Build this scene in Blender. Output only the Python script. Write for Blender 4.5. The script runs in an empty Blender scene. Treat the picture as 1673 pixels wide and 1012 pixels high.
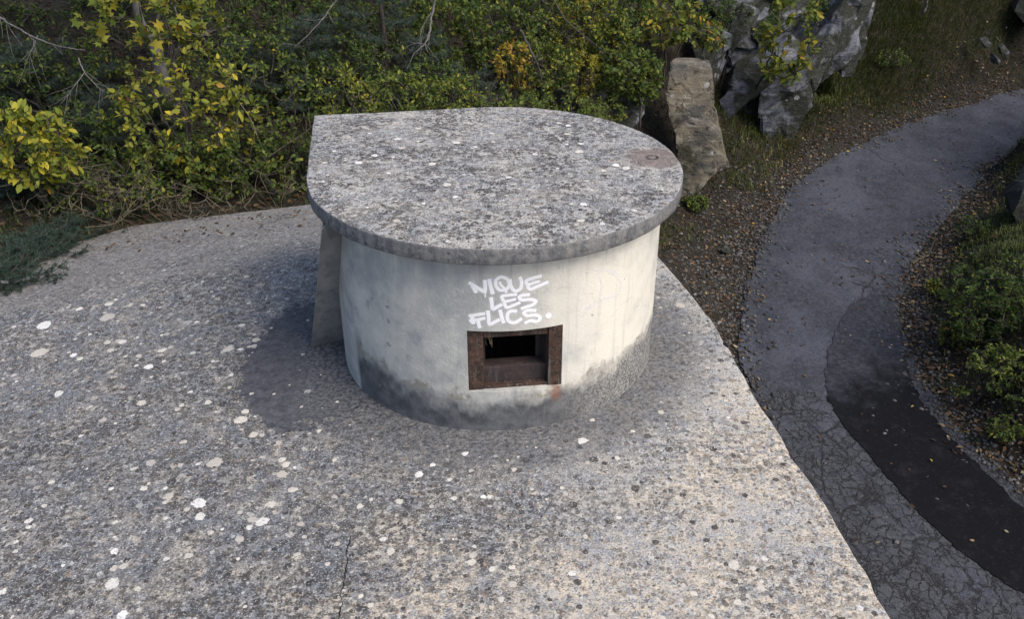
import bpy, bmesh, math, random
import numpy as np
from mathutils import Vector, Matrix, noise as mnoise

# ------------------------------------------------------------------ camera, sky, sun, exposure
SC = bpy.context.scene
C = SC.collection
F, PITCH, ROLL, H = 1532.0, 0.5303, -0.005, 7.47       # focal length in px of a 1673 wide frame; metres
cam_d = bpy.data.cameras.new('camera')
cam = bpy.data.objects.new('camera', cam_d); C.objects.link(cam)
cam_d.sensor_fit = 'HORIZONTAL'; cam_d.sensor_width = 36.0; cam_d.lens = F / 1673 * 36
cam_d.clip_start = 0.05; cam_d.clip_end = 1500
_X = Vector((1, 0, 0)); _U = Vector((0, math.sin(PITCH), math.cos(PITCH))); _Fw = Vector((0, math.cos(PITCH), -math.sin(PITCH)))
_c, _s = math.cos(ROLL), math.sin(ROLL)
_xc = _X * _c + _U * _s; _yc = -_X * _s + _U * _c; _zc = -_Fw
cam.matrix_world = Matrix(((_xc.x, _yc.x, _zc.x, 0), (_xc.y, _yc.y, _zc.y, 0), (_xc.z, _yc.z, _zc.z, H), (0, 0, 0, 1)))
SC.camera = cam

SUN_EL, SUN_AZ = 48.0, 128.0      # azimuth clockwise from +Y (north): to the right and behind the camera
world = bpy.data.worlds.new('World'); SC.world = world; world.use_nodes = True
wn = world.node_tree
sky = wn.nodes.new('ShaderNodeTexSky'); sky.sky_type = 'NISHITA'; sky.sun_disc = False
sky.sun_elevation = math.radians(SUN_EL); sky.sun_rotation = math.radians(SUN_AZ)
sky.air_density = 1.0; sky.dust_density = 3.0; sky.ozone_density = 1.0
bg = wn.nodes['Background']; bg.inputs['Strength'].default_value = 0.12
wn.links.new(sky.outputs['Color'], bg.inputs['Color'])
sun_d = bpy.data.lights.new('sun', 'SUN'); sun_d.energy = 1.5; sun_d.angle = math.radians(35); sun_d.color = (1.0, 0.93, 0.82)
sun = bpy.data.objects.new('sun', sun_d); C.objects.link(sun)
_el, _az = math.radians(SUN_EL), math.radians(SUN_AZ)
to_sun = Vector((math.sin(_az) * math.cos(_el), math.cos(_az) * math.cos(_el), math.sin(_el)))
sun.rotation_euler = to_sun.to_track_quat('Z', 'Y').to_euler()
SC.view_settings.view_transform = 'Standard'; SC.view_settings.look = 'None'
SC.view_settings.gamma = 1.0; SC.view_settings.use_curve_mapping = False
SC.view_settings.exposure = 0.9
SC.render.engine = 'CYCLES'
SC.cycles.max_bounces = 6; SC.cycles.diffuse_bounces = 3; SC.cycles.glossy_bounces = 2; SC.cycles.transparent_max_bounces = 8
SC.cycles.use_denoising = True

# ------------------------------------------------------------------ measured points -> places in the world
def ray(X, Y):
    a, b = X - 836.5, Y - 506.0
    c, s = math.cos(-ROLL), math.sin(-ROLL)
    px, py = c * a - s * b, s * a + c * b
    d = _X * (px / F) + _Fw + _U * (-py / F)
    return d
def at(X, Y, z):
    d = ray(X, Y); return d * ((z - H) / d.z) + Vector((0, 0, H))
def at_y(X, Y, y):
    d = ray(X, Y); return d * (y / d.y) + Vector((0, 0, H))
def on(X, Y, fz, z0=3.0):
    z = z0
    for _ in range(40):
        p = at(X, Y, z); z = 0.5 * z + 0.5 * fz(p.x, p.y)
    return at(X, Y, z)

RNG = np.random.default_rng(7)
random.seed(7)

# ------------------------------------------------------------------ object helpers
def link(name, me, mat=None, parent=None, kind=None):
    o = bpy.data.objects.new(name, me); C.objects.link(o)
    if mat is not None and me is not None and len(me.materials) == 0: me.materials.append(mat)
    if parent is not None: o.parent = parent
    if kind: o['kind'] = kind
    return o
def tag(o, label, cat=None, group=None, kind=None):
    o['label'] = label
    if cat: o['category'] = cat
    if group: o['group'] = group
    if kind: o['kind'] = kind
    return o
def empty(name, loc):
    o = bpy.data.objects.new(name, None); C.objects.link(o); o.location = loc; o.empty_display_size = 0.2
    return o
def mesh_np(name, V, faces, smooth=True, attrs=None):
    """V (n,3); faces: int array (m,k) or list of lists"""
    me = bpy.data.meshes.new(name)
    V = np.asarray(V, dtype=np.float32)
    if isinstance(faces, np.ndarray):
        m, k = faces.shape
        me.vertices.add(len(V)); me.vertices.foreach_set('co', V.ravel())
        me.loops.add(m * k); me.loops.foreach_set('vertex_index', faces.astype(np.int32).ravel())
        me.polygons.add(m); me.polygons.foreach_set('loop_start', np.arange(0, m * k, k, dtype=np.int32))
        me.polygons.foreach_set('loop_total', np.full(m, k, dtype=np.int32))
        me.update(calc_edges=True)
    else:
        me.from_pydata([tuple(map(float, v)) for v in V], [], faces); me.update()
    if smooth: me.polygons.foreach_set('use_smooth', np.ones(len(me.polygons), dtype=bool))
    if attrs:
        for nm, arr in attrs.items():
            a = me.attributes.new(nm, 'FLOAT', 'POINT'); a.data.foreach_set('value', np.asarray(arr, dtype=np.float32))
    return me
def bm_mesh(bm, name, smooth=False):
    bmesh.ops.recalc_face_normals(bm, faces=bm.faces)
    me = bpy.data.meshes.new(name); bm.to_mesh(me); bm.free()
    if smooth: me.polygons.foreach_set('use_smooth', np.ones(len(me.polygons), dtype=bool))
    return me

# ------------------------------------------------------------------ material helpers
class MT:
    def __init__(self, name):
        self.m = bpy.data.materials.new(name); self.m.use_nodes = True
        self.nt = self.m.node_tree; self.n = self.nt.nodes; self.b = self.n['Principled BSDF']
        self.b.inputs['Specular IOR Level'].default_value = 0.25
        self.tc = self.n.new('ShaderNodeTexCoord')
    def L(self, a, b): self.nt.links.new(a, b)
    def obj(self): return self.tc.outputs['Object']
    def setv(self, sock, v):
        if hasattr(v, 'links') or hasattr(v, 'is_linked'): self.L(v, sock)
        else:
            if sock.type == 'RGBA' and len(v) == 3: v = (*v, 1)
            sock.default_value = v
    def mp(self, vec, scale=(1, 1, 1), loc=(0, 0, 0), rot=(0, 0, 0)):
        k = self.n.new('ShaderNodeMapping'); self.L(vec, k.inputs['Vector'])
        k.inputs['Scale'].default_value = scale; k.inputs['Location'].default_value = loc; k.inputs['Rotation'].default_value = rot
        return k.outputs[0]
    def noise(self, vec, scale, detail=3, rough=0.55, dist=0.0, col=False):
        k = self.n.new('ShaderNodeTexNoise'); self.L(vec, k.inputs['Vector'])
        k.inputs['Scale'].default_value = scale; k.inputs['Detail'].default_value = detail
        k.inputs['Roughness'].default_value = rough; k.inputs['Distortion'].default_value = dist
        return k.outputs['Color' if col else 'Fac']
    def vor(self, vec, scale, feature='F1', rnd=1.0):
        k = self.n.new('ShaderNodeTexVoronoi'); k.feature = feature; self.L(vec, k.inputs['Vector'])
        k.inputs['Scale'].default_value = scale; k.inputs['Randomness'].default_value = rnd
        return k
    def math(self, op, a, b=0.0, c=None, clamp=False):
        k = self.n.new('ShaderNodeMath'); k.operation = op; k.use_clamp = clamp
        self.setv(k.inputs[0], a); self.setv(k.inputs[1], b)
        if c is not None: self.setv(k.inputs[2], c)
        return k.outputs[0]
    def mr(self, v, a, b, c=0.0, d=1.0, smooth=True):
        k = self.n.new('ShaderNodeMapRange'); k.interpolation_type = 'SMOOTHSTEP' if smooth else 'LINEAR'
        self.setv(k.inputs['Value'], v)
        for nm, x in zip(('From Min', 'From Max', 'To Min', 'To Max'), (a, b, c, d)): self.setv(k.inputs[nm], x)
        return k.outputs['Result']
    def mix(self, fac, a, b, mode='MIX'):
        k = self.n.new('ShaderNodeMix'); k.data_type = 'RGBA'; k.blend_type = mode
        self.setv(k.inputs[0], fac); self.setv(k.inputs[6], a); self.setv(k.inputs[7], b)
        return k.outputs[2]
    def ramp(self, v, stops):
        k = self.n.new('ShaderNodeValToRGB'); self.L(v, k.inputs[0]); e = k.color_ramp.elements
        while len(e) < len(stops): e.new(0.5)
        for q, (p, col) in zip(e, stops): q.position = p; q.color = (*col, 1)
        return k.outputs[0]
    def sep(self, vec):
        k = self.n.new('ShaderNodeSeparateXYZ'); self.L(vec, k.inputs[0]); return k.outputs
    def vadd(self, a, b, scale=1.0):
        k = self.n.new('ShaderNodeVectorMath'); k.operation = 'MULTIPLY_ADD'
        self.L(b, k.inputs[0]); k.inputs[1].default_value = (scale,) * 3; self.L(a, k.inputs[2]); return k.outputs[0]
    def vlen(self, vec, ctr, inv=(1, 1, 1)):
        k = self.n.new('ShaderNodeVectorMath'); k.operation = 'SUBTRACT'; self.L(vec, k.inputs[0]); k.inputs[1].default_value = ctr
        q = self.n.new('ShaderNodeVectorMath'); q.operation = 'MULTIPLY'; self.L(k.outputs[0], q.inputs[0]); q.inputs[1].default_value = inv
        r = self.n.new('ShaderNodeVectorMath'); r.operation = 'LENGTH'; self.L(q.outputs[0], r.inputs[0]); return r.outputs['Value']
    def attr(self, nm):
        k = self.n.new('ShaderNodeAttribute'); k.attribute_name = nm; return k.outputs['Fac']
    def spots(self, vec, scale, keep, rmin, rmax, soft=0.12):
        """round blotches in a share of Voronoi cells: 1 inside"""
        v = self.vor(vec, scale); s = self.sep(v.outputs['Color'])
        sel = self.math('GREATER_THAN', s[0], 1.0 - keep)
        rad = self.math('MULTIPLY_ADD', s[1], rmax - rmin, rmin)
        edge = self.math('SUBTRACT', rad, v.outputs['Distance'])
        return self.math('MULTIPLY', self.mr(edge, 0.0, soft), sel)
    def bump(self, h, strength=0.4, dist=0.01):
        k = self.n.new('ShaderNodeBump'); k.inputs['Strength'].default_value = strength; k.inputs['Distance'].default_value = dist
        self.L(h, k.inputs['Height']); self.L(k.outputs[0], self.b.inputs['Normal'])
    def done(self, col, rough=0.9):
        self.setv(self.b.inputs['Base Color'], col); self.setv(self.b.inputs['Roughness'], rough); return self.m

CUP = Vector((-0.1116, 6.1647, 3.6))     # cupola axis on the roof
R_SLAB, R_WALL = 1.30, 1.169
Z_TOP = H - 2.4478; SLAB_T = 0.105; Z_SOF = Z_TOP - SLAB_T

def lichen_concrete(name, slab=False):
    t = MT(name); P = t.obj()
    wob = t.noise(P, 55, 2, col=True)
    Pw = t.vadd(P, wob, 0.016)
    big = t.noise(P, 0.9, 4, 0.6); mid = t.noise(P, 4.5, 4, 0.6); fine = t.noise(P, 38, 4, 0.7); grit = t.noise(P, 85, 3, 0.72)
    xyz = t.sep(P)
    dc = t.vlen(P, (CUP.x, CUP.y, 3.6), (1, 1, 0))
    if slab:
        base = t.mix(t.mr(mid, .35, .65), (.300, .305, .315), (.390, .375, .350))
        cream_m = t.mr(t.math('ADD', big, t.math('MULTIPLY', mid, .5)), .72, 1.0); cream = (.47, .45, .41)
        dens = t.mr(t.noise(t.mp(P, loc=(3, 5, 0)), 2.6, 4, .6), .34, .62, .25, 1.0)
    else:
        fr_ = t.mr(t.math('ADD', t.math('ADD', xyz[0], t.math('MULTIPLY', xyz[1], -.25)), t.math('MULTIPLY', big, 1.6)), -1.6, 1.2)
        base = t.mix(fr_, t.mix(t.mr(mid, .35, .65), (.175, .184, .206), (.265, .255, .24)), t.mix(t.mr(mid, .35, .65), (.36, .365, .38), (.44, .42, .385)))  # skylit left and sunlit front right painted into the base colour
        # cream crust is thick towards the front right, thin on the left and at the foot of the tower
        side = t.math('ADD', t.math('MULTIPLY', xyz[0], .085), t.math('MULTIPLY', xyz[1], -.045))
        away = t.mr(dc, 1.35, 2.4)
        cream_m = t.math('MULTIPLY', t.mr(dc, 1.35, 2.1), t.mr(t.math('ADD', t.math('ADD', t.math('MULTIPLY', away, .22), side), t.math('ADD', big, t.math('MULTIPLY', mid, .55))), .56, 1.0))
        cream = (.60, .515, .405)
        rd_ = t.math('ADD', t.math('MULTIPLY', t.math('ADD', xyz[0], 1.77), -.28), t.math('MULTIPLY', t.math('ADD', xyz[1], -7.63), .96))
        bkm = t.mr(t.math('ADD', rd_, t.math('MULTIPLY', mid, .5)), .2, .45); base = t.mix(t.math('MULTIPLY', bkm, .6), base, (.30, .28, .255))
        dens = t.math('SUBTRACT', t.mr(t.noise(t.mp(P, loc=(3, 5, 0)), 1.6, 4, .6), .32, .66, .50, 1.0), t.math('ADD', t.math('MULTIPLY', bkm, .12), t.math('MULTIPLY', fr_, .36)))
    cb = t.mr(t.noise(P, 22, 4, .7), .40, .58)
    col = t.mix(t.math('MULTIPLY', cream_m, cb), base, cream)
    # crust discs in several tones
    v17 = t.sep(t.vor(Pw, 15).outputs['Color'])[2]
    d1 = t.spots(Pw, 15, .5, .18, .46, .10); d2 = t.spots(t.mp(Pw, loc=(3.1, 1.7, .3)), 9.5, .28, .16, .40, .08); d3 = t.spots(t.mp(Pw, loc=(5.3, 7.7, .9)), 22, .5, .18, .46, .10)
    col = t.mix(t.math('MULTIPLY', d1, .85), col, t.mix(v17, (.27, .215, .165), (.50, .465, .41)))
    col = t.mix(t.math('MULTIPLY', d2, t.math('MULTIPLY_ADD', fine, .9, .25)), col, (.52, .49, .45) if slab else (.46, .40, .335))
    col = t.mix(t.math('MULTIPLY', d3, .75), col, (.55, .535, .50))
    # dark lichen: ragged clouds, close black specks, and single black rosettes
    pm = t.noise(t.mp(P, loc=(2, 9, 0)), 20, 5, .72)
    cloud = t.math('MULTIPLY', t.mr(pm, .47, .57), t.math('MULTIPLY', dens, .95 if slab else .85))
    k1 = t.math('MULTIPLY', t.spots(t.mp(Pw, loc=(9.3, 2.2, .4)), 27, .6, .18, .48, .10), t.math('MULTIPLY_ADD', dens, .55, .45))
    k2 = t.math('MULTIPLY', t.spots(t.mp(Pw, loc=(1.3, 8.2, .7)), 16, .52, .16, .44, .08), t.math('MULTIPLY_ADD', dens, .6, .4))
    k3 = t.math('MAXIMUM', t.spots(t.mp(Pw, loc=(4.4, 4.1, .2)), 7.5, .34, .12, .26, .04), t.spots(t.mp(Pw, loc=(2.4, 6.1, .8)), 13.0, .42, .12, .32, .05))
    dk = t.math('MAXIMUM', t.math('MAXIMUM', cloud, k1), t.math('MAXIMUM', k2, k3))
    dk = t.math('MULTIPLY', dk, t.math('MULTIPLY_ADD', fine, .9, .50), clamp=True)
    col = t.mix(dk, col, t.mix(v17, (.040, .040, .046), (.080, .068, .056)))
    # grit: bright and dark grains of the worn concrete
    col = t.mix(t.mr(grit, .55, .68, 0, .9), col, (.62, .605, .58) if not slab else (.68, .67, .65))
    col = t.mix(t.mr(grit, .47, .34, 0, .9), col, (.065, .064, .066))
    h = t.math('ADD', t.math('MULTIPLY', grit, .6), t.math('ADD', t.math('MULTIPLY', fine, .8), t.math('MULTIPLY', dk, .5)))
    rough = 0.95
    if slab:
        # rust-brown wash round an old fixing near the right rim
        st = at(1068, 258, Z_TOP); e = t.math('ADD', t.vlen(P, (st.x, st.y, st.z), (1.0, 1.0, 0)), t.math('MULTIPLY', t.noise(P, 9, 3), .14))
        m = t.mr(e, .275, .225); col = t.mix(t.math('MULTIPLY', m, .86), col, (.225, .185, .165))
        m0 = t.mr(t.math('ABSOLUTE', t.math('SUBTRACT', e, .285)), .03, .0); col = t.mix(t.math('MULTIPLY', m0, .5), col, (.50, .45, .40))
        ring = t.mr(t.math('ABSOLUTE', t.math('SUBTRACT', t.vlen(P, (st.x - .01, st.y + .01, st.z), (1, 1, 0)), .038)), .016, .006)
        col = t.mix(t.math('MULTIPLY', ring, t.mr(fine, .35, .55)), col, (.05, .04, .038))
    else:
        # smooth dark cement apron on the left of the tower
        a0 = at(512, 575, 3.6)
        e = t.math('ADD', t.vlen(P, (a0.x + .03, a0.y - .04, 3.6), (1 / .52, 1 / .86, 0)), t.math('MULTIPLY', t.math('SUBTRACT', t.noise(P, 5, 4, .6), .5), .75))
        ap = t.mr(e, 1.06, 1.00)
        apc = t.mix(t.mr(t.noise(P, 14, 4, .65), .35, .65), (.042, .046, .058), (.085, .088, .100))
        apc = t.mix(t.mr(grit, .55, .75, 0, .5), apc, (.19, .19, .195))
        col = t.mix(t.math('MULTIPLY', ap, .93), col, apc)
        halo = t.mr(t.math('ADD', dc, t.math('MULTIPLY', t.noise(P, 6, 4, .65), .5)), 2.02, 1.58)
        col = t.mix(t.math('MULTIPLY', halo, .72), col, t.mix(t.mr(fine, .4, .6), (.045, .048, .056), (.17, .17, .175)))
        h = t.math('MULTIPLY', h, t.math('SUBTRACT', 1.0, t.math('MULTIPLY', ap, .7)))
    t.bump(h, .9, .016)
    return t.done(col, rough)

def plain_concrete(name):
    t = MT(name); P = t.obj()
    st = t.noise(t.mp(P, (7, 7, 1.0)), 2.2, 4, .6); n = t.noise(P, 30, 4, .7); g = t.noise(P, 120, 2)
    col = t.mix(t.mr(st, .35, .65), (.095, .099, .110), (.175, .175, .177))
    col = t.mix(t.mr(n, .5, .68), col, (.22, .215, .21)); col = t.mix(t.mr(n, .44, .33), col, (.07, .07, .075))
    col = t.mix(t.mr(t.noise(P, 1.4, 3), .56, .70, 0, .6), col, (.27, .255, .235))
    t.bump(t.math('ADD', n, g), .5, .008)
    return t.done(col, .95)

def plaster(name):
    t = MT(name); P = t.obj(); s = t.sep(P)       # origin on the axis, at the roof
    ang = t.math('ARCTAN2', s[1], s[0])            # -pi..pi, -pi/2 faces the camera
    a2 = t.math('MULTIPLY', ang, R_WALL)
    z = s[2]
    n1 = t.noise(P, 2.3, 5, .62); n2 = t.noise(P, 9, 5, .65); n3 = t.noise(P, 60, 3, .6)
    stk = t.noise(t.mp(P, (9, 9, 1.1)), 1.6, 4, .6)
    col = t.mix(t.mr(n1, .32, .68), (.30, .315, .315), (.47, .465, .435))
    col = t.mix(t.mr(n2, .48, .72, 0, .5), col, (.53, .53, .50))
    col = t.mix(t.mr(n2, .46, .30, 0, .6), col, (.23, .25, .265))
    # yellower and whiter towards the right: its lit side painted into the plaster
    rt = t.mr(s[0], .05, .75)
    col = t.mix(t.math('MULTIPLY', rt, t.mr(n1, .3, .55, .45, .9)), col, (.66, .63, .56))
    col = t.mix(t.math('MULTIPLY', t.mr(stk, .54, .70), t.math('MULTIPLY', t.mr(z, 1.0, 1.3), .55)), col, (.22, .22, .23))
    # soft grey run-off under the slab left of the lettering
    col = t.mix(t.math('MULTIPLY', t.math('MULTIPLY', t.mr(stk, .42, .6), t.mr(z, .85, 1.28)), t.mr(s[0], .15, -.35, 0, .55)), col, (.27, .285, .30))
    # small pits
    pit = t.spots(P, 26, .05, .06, .20, .05); col = t.mix(t.math('MULTIPLY', pit, .8), col, (.12, .12, .12))
    # damp black foot, ragged along its upper edge; the newer strip on the left stays clean
    rag = t.math('ADD', t.math('MULTIPLY', t.noise(t.mp(P, (3, 3, 2.2)), 1.5, 5, .62), .46), t.math('MULTIPLY', t.noise(t.mp(P, (10, 10, 2.0)), 4, 3, .65), .06))
    lim = t.math('ADD', rag, t.math('MULTIPLY', t.math('ABSOLUTE', t.math('ADD', s[0], .10)), .14))
    lim = t.math('ADD', lim, -.060)
    foot = t.mr(t.math('SUBTRACT', lim, z), -.10, .09)
    strip = t.mr(s[0], -.99, -.955)
    foot = t.math('MULTIPLY', foot, strip)
    fc = t.mix(t.mr(n2, .35, .65), (.040, .044, .054), (.095, .100, .112))
    fc = t.mix(t.math('MULTIPLY', t.mr(s[0], .3, .9), t.mr(n3, .4, .65)), fc, (.30, .29, .27))
    col = t.mix(t.math('MULTIPLY', foot, .93), col, fc)
    fr = t.mr(t.math('ABSOLUTE', t.math('ADD', t.math('SUBTRACT', lim, z), .03)), .05, .0)
    col = t.mix(t.math('MULTIPLY', t.math('MULTIPLY', fr, strip), t.mr(n2, .45, .6, 0, .7)), col, (.17, .155, .115))
    # rust run below the right-hand jamb
    w = WIN
    rx = t.vlen(P, (w['rust'].x, w['rust'].y, w['rust'].z), (1 / .055, 1 / .055, 1 / .10))
    ru = t.math('MULTIPLY', t.mr(t.math('ADD', rx, t.math('MULTIPLY', t.noise(P, 24, 3), 1.1)), 1.6, .9), t.mr(n3, .3, .6, .5, 1))
    col = t.mix(t.math('MULTIPLY', ru, .8), col, (.20, .085, .05))
    run = t.noise(t.mp(P, (16, 16, .7), loc=(3, 3, 0)), 1.5, 4, .6)
    col = t.mix(t.math('MULTIPLY', t.mr(run, .56, .70), t.mr(n1, .35, .6, .05, .26)), col, (.24, .24, .23))
    hc = t.vor(t.vadd(t.mp(P, (1, 1, .8)), t.noise(P, 5, 4, .7, col=True), .35), 1.3, 'DISTANCE_TO_EDGE').outputs['Distance']
    col = t.mix(t.math('MULTIPLY', t.mr(hc, .010, .002), t.mr(n1, .5, .6, 0, .22)), col, (.12, .12, .12))
    chip = t.spots(t.vadd(P, t.noise(P, 30, 3, col=True), .05), 9, .10, .05, .20, .03); col = t.mix(t.math('MULTIPLY', chip, .65), col, (.20, .205, .21))
    t.bump(t.math('SUBTRACT', t.math('ADD', t.math('MULTIPLY', n2, .9), t.math('MULTIPLY', n3, .6)), t.math('MULTIPLY', chip, .8)), .5, .010)
    return t.done(col, .85)

def rusty(name, dark=False):
    t = MT(name); P = t.obj(); n = t.noise(P, 14, 5, .65); m = t.noise(P, 60, 3, .6); s = t.noise(t.mp(P, (30, 30, 3)), 1, 3)
    col = t.mix(t.mr(n, .35, .65), (.026, .018, .015), (.068, .038, .028))
    col = t.mix(t.mr(m, .52, .7, 0, .7), col, (.11, .085, .072)); col = t.mix(t.mr(s, .55, .72, 0, .55), col, (.16, .155, .14))
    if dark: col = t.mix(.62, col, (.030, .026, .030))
    t.bump(t.math('ADD', n, m), .5, .006)
    return t.done(col, .75)

def asphalt(name, new=False):
    t = MT(name); P = t.obj(); s = t.sep(P)
    g = t.noise(P, 90, 2, .6); n = t.noise(P, 2.2, 5, .6); n2 = t.noise(P, 9, 4, .65)
    gr = t.noise(P, 34, 3, .75)
    if new:
        # black binder at the lower end, greyed by traffic at the upper end
        wear = t.mr(t.math('ADD', t.math('ADD', s[1], t.math('MULTIPLY', s[0], -.55)), t.math('MULTIPLY', t.noise(P, 2.4, 5, .72), 2.6)), 8.8, 10.0)
        wear = t.math('MAXIMUM', wear, t.mr(t.noise(t.mp(P, loc=(3, 1, 0)), 1.1, 4), .66, .78, 0, .12))
        col = t.mix(wear, (.0070, .0073, .0095), (.044, .047, .057))
        ag = t.noise(P, 22, 4, .75); agw = t.noise(t.mp(P, loc=(6, 2, 0)), 16, 5, .78); col = t.mix(t.math('MULTIPLY', wear, t.mr(agw, .50, .64, 0, .8)), col, (.085, .087, .096)); col = t.mix(t.math('MULTIPLY', wear, t.mr(agw, .48, .36, 0, .8)), col, (.016, .016, .019)); col = t.mix(t.mr(ag, .54, .7, 0, .6), col, (.032, .032, .036)); col = t.mix(t.mr(t.noise(t.mp(P, loc=(9, 1, 0)), 3, 5, .7), .5, .7, 0, .35), col, (.035, .035, .038)); dst = t.spots(t.vadd(P, t.noise(P, 8, 3, col=True), .2), 3.5, .3, .05, .3, .25); col = t.mix(t.math('MULTIPLY', dst, .35), col, (.055, .053, .050)); col = t.mix(t.mr(g, .5, .3, 0, .5), col, (.006, .006, .007))
        t.b.inputs['Specular IOR Level'].default_value = .12; t.bump(t.math('ADD', gr, g), .4, .006); return t.done(col, t.mix(wear, (.9, .9, .9), (.92, .92, .92)))
    col = t.mix(t.mr(n, .36, .66), (.032, .036, .050), (.057, .063, .082))  # blue skylight painted into the worn asphalt colour
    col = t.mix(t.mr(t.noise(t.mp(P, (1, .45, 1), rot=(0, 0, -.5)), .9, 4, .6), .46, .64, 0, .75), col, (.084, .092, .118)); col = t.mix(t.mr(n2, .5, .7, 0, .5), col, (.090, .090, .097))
    col = t.mix(t.mr(t.noise(t.mp(P, loc=(2, 5, 0)), .8, 4, .6), .5, .66, 0, .6), col, (.038, .038, .045))
    # crocodile cracking: strong near the bunker, in drifts elsewhere
    wv = t.vadd(P, t.noise(P, 2.0, 5, .7, col=True), .30)
    e1 = t.vor(t.mp(wv, (1, .5, 1), rot=(0, 0, -.35)), 2.0, 'DISTANCE_TO_EDGE').outputs['Distance']
    e2 = t.vor(t.mp(wv, (1, .75, 1), loc=(4, 2, 0)), 8.5, 'DISTANCE_TO_EDGE').outputs['Distance']
    area = t.math('MAXIMUM', t.mr(s[1], 11.6, 9.6), t.math('MULTIPLY', t.mr(t.vlen(P, (6.0, 13.3, 0), (1 / .9, 1 / 2.4, 0)), 1.3, .2), .75))
    am = t.mr(t.math('ADD', t.math('MULTIPLY', area, .62), t.math('MULTIPLY', n, .6)), .62, .82)
    am2 = t.mr(t.math('ADD', t.math('MULTIPLY', area, .5), t.noise(t.mp(P, loc=(8, 8, 0)), 1.5, 3)), .80, 1.0)
    col = t.mix(t.math('MULTIPLY', am, t.mr(t.noise(t.mp(P, loc=(1, 1, 0)), 2.2, 4), .40, .58, 0, .8)), col, (.088, .094, .112))
    c1 = t.math('MULTIPLY', t.mr(e1, t.math('MULTIPLY_ADD', n2, .16, -.03), .008), am); c2 = t.math('MULTIPLY', t.mr(e2, t.math('MULTIPLY_ADD', n2, .28, -.03), .01), am2)
    cr = t.math('MAXIMUM', c1, c2)
    col = t.mix(t.math('MULTIPLY', am2, .55), col, (.042, .042, .046))
    col = t.mix(t.math('MULTIPLY', cr, .92), col, (.013, .013, .014))
    ag = t.noise(t.mp(P, loc=(6, 2, 0)), 16, 5, .78)
    col = t.mix(t.mr(ag, .52, .66, 0, .7), col, (.105, .106, .115)); col = t.mix(t.mr(ag, .48, .36, 0, .75), col, (.020, .020, .024))
    pale = t.spots(P, 16, .06, .08, .26, .06); col = t.mix(t.math('MULTIPLY', pale, .7), col, (.17, .165, .155)); col = t.mix(t.mr(gr, .54, .70, 0, .5), col, (.105, .105, .11)); col = t.mix(t.mr(gr, .45, .32, 0, .7), col, (.020, .020, .024)); col = t.mix(t.mr(g, .55, .75, 0, .6), col, (.17, .17, .17)); col = t.mix(t.mr(g, .44, .28, 0, .6), col, (.02, .02, .022))
    t.bump(t.math('SUBTRACT', t.math('ADD', gr, g), t.math('MULTIPLY', cr, 2.2)), .6, .01)
    return t.done(col, .85)

def soil(name):
    t = MT(name); P = t.obj(); n = t.noise(P, 3, 5, .65); m = t.noise(P, 16, 4, .7); g = t.noise(P, 60, 3, .7)
    col = t.mix(t.mr(n, .35, .65), (.014, .012, .009), (.032, .027, .020))
    col = t.mix(t.mr(m, .52, .7), col, (.060, .047, .033)); col = t.mix(t.mr(t.noise(P, 1.2, 4), .52, .68, 0, .7), col, (.020, .028, .010))
    col = t.mix(t.mr(g, .55, .75, 0, .5), col, (.085, .075, .062)); col = t.mix(t.mr(g, .44, .3), col, (.010, .009, .008))
    t.bump(t.math('ADD', m, g), .9, .03); return t.done(col, .95)

def rock_mat(name, tan=False, dark=False):
    t = MT(name); P = t.obj(); n = t.noise(P, 1.7, 5, .65); m = t.noise(P, 7, 5, .7, .6); g = t.noise(P, 40, 4, .7)
    ly = t.noise(t.mp(P, (1.5, 1.5, 9), rot=(.5, .6, .3)), 1.0, 4, .6)
    if tan: col = t.mix(t.mr(n, .36, .62), (.080, .078, .072), (.185, .158, .115))
    else: col = t.mix(t.mr(n, .36, .64), (.075, .080, .100), (.200, .208, .235))
    col = t.mix(t.mr(ly, .52, .66, 0, .7), col, (.25, .235, .20) if tan else (.27, .28, .31))
    col = t.mix(t.mr(m, .47, .34, 0, .9), col, (.030, .030, .031)); col = t.mix(t.mr(m, .56, .70, 0, .7), col, (.30, .29, .27) if not tan else (.30, .26, .19))
    ms = t.math('MULTIPLY', t.mr(t.noise(t.mp(P, loc=(5, 5, 5)), 1.3, 5, .65), .44 if not tan else .56, .52 if not tan else .66), t.mr(g, .3, .5))
    col = t.mix(t.math('MULTIPLY', ms, .9), col, (.026, .028, .014))
    ls = t.spots(t.vadd(P, t.noise(P, 20, 2, col=True), .05), 5, .16, .12, .34, .1); col = t.mix(t.math('MULTIPLY', ls, .75), col, (.36, .355, .35))
    col = t.mix(t.mr(g, .44, .32, 0, .6), col, (.02, .02, .02))
    if dark: col = t.mix(.62, col, (.030, .032, .026))
    t.bump(t.math('ADD', t.math('ADD', m, t.math('MULTIPLY', g, .5)), ly), .9, .05); return t.done(col, .95)

def stone_mat(name):
    t = MT(name); P = t.obj(); k = t.n.new('ShaderNodeObjectInfo'); a = t.attr('tone')
    col = t.ramp(a, [(0, (.045, .042, .040)), (.4, (.085, .082, .080)), (.75, (.15, .145, .14)), (1, (.30, .29, .28))])
    n = t.noise(P, 30, 4, .7); col = t.mix(t.mr(n, .4, .65, 0, .6), col, (.05, .046, .04)); t.bump(n, .6, .01)
    return t.done(col, .95)

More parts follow.
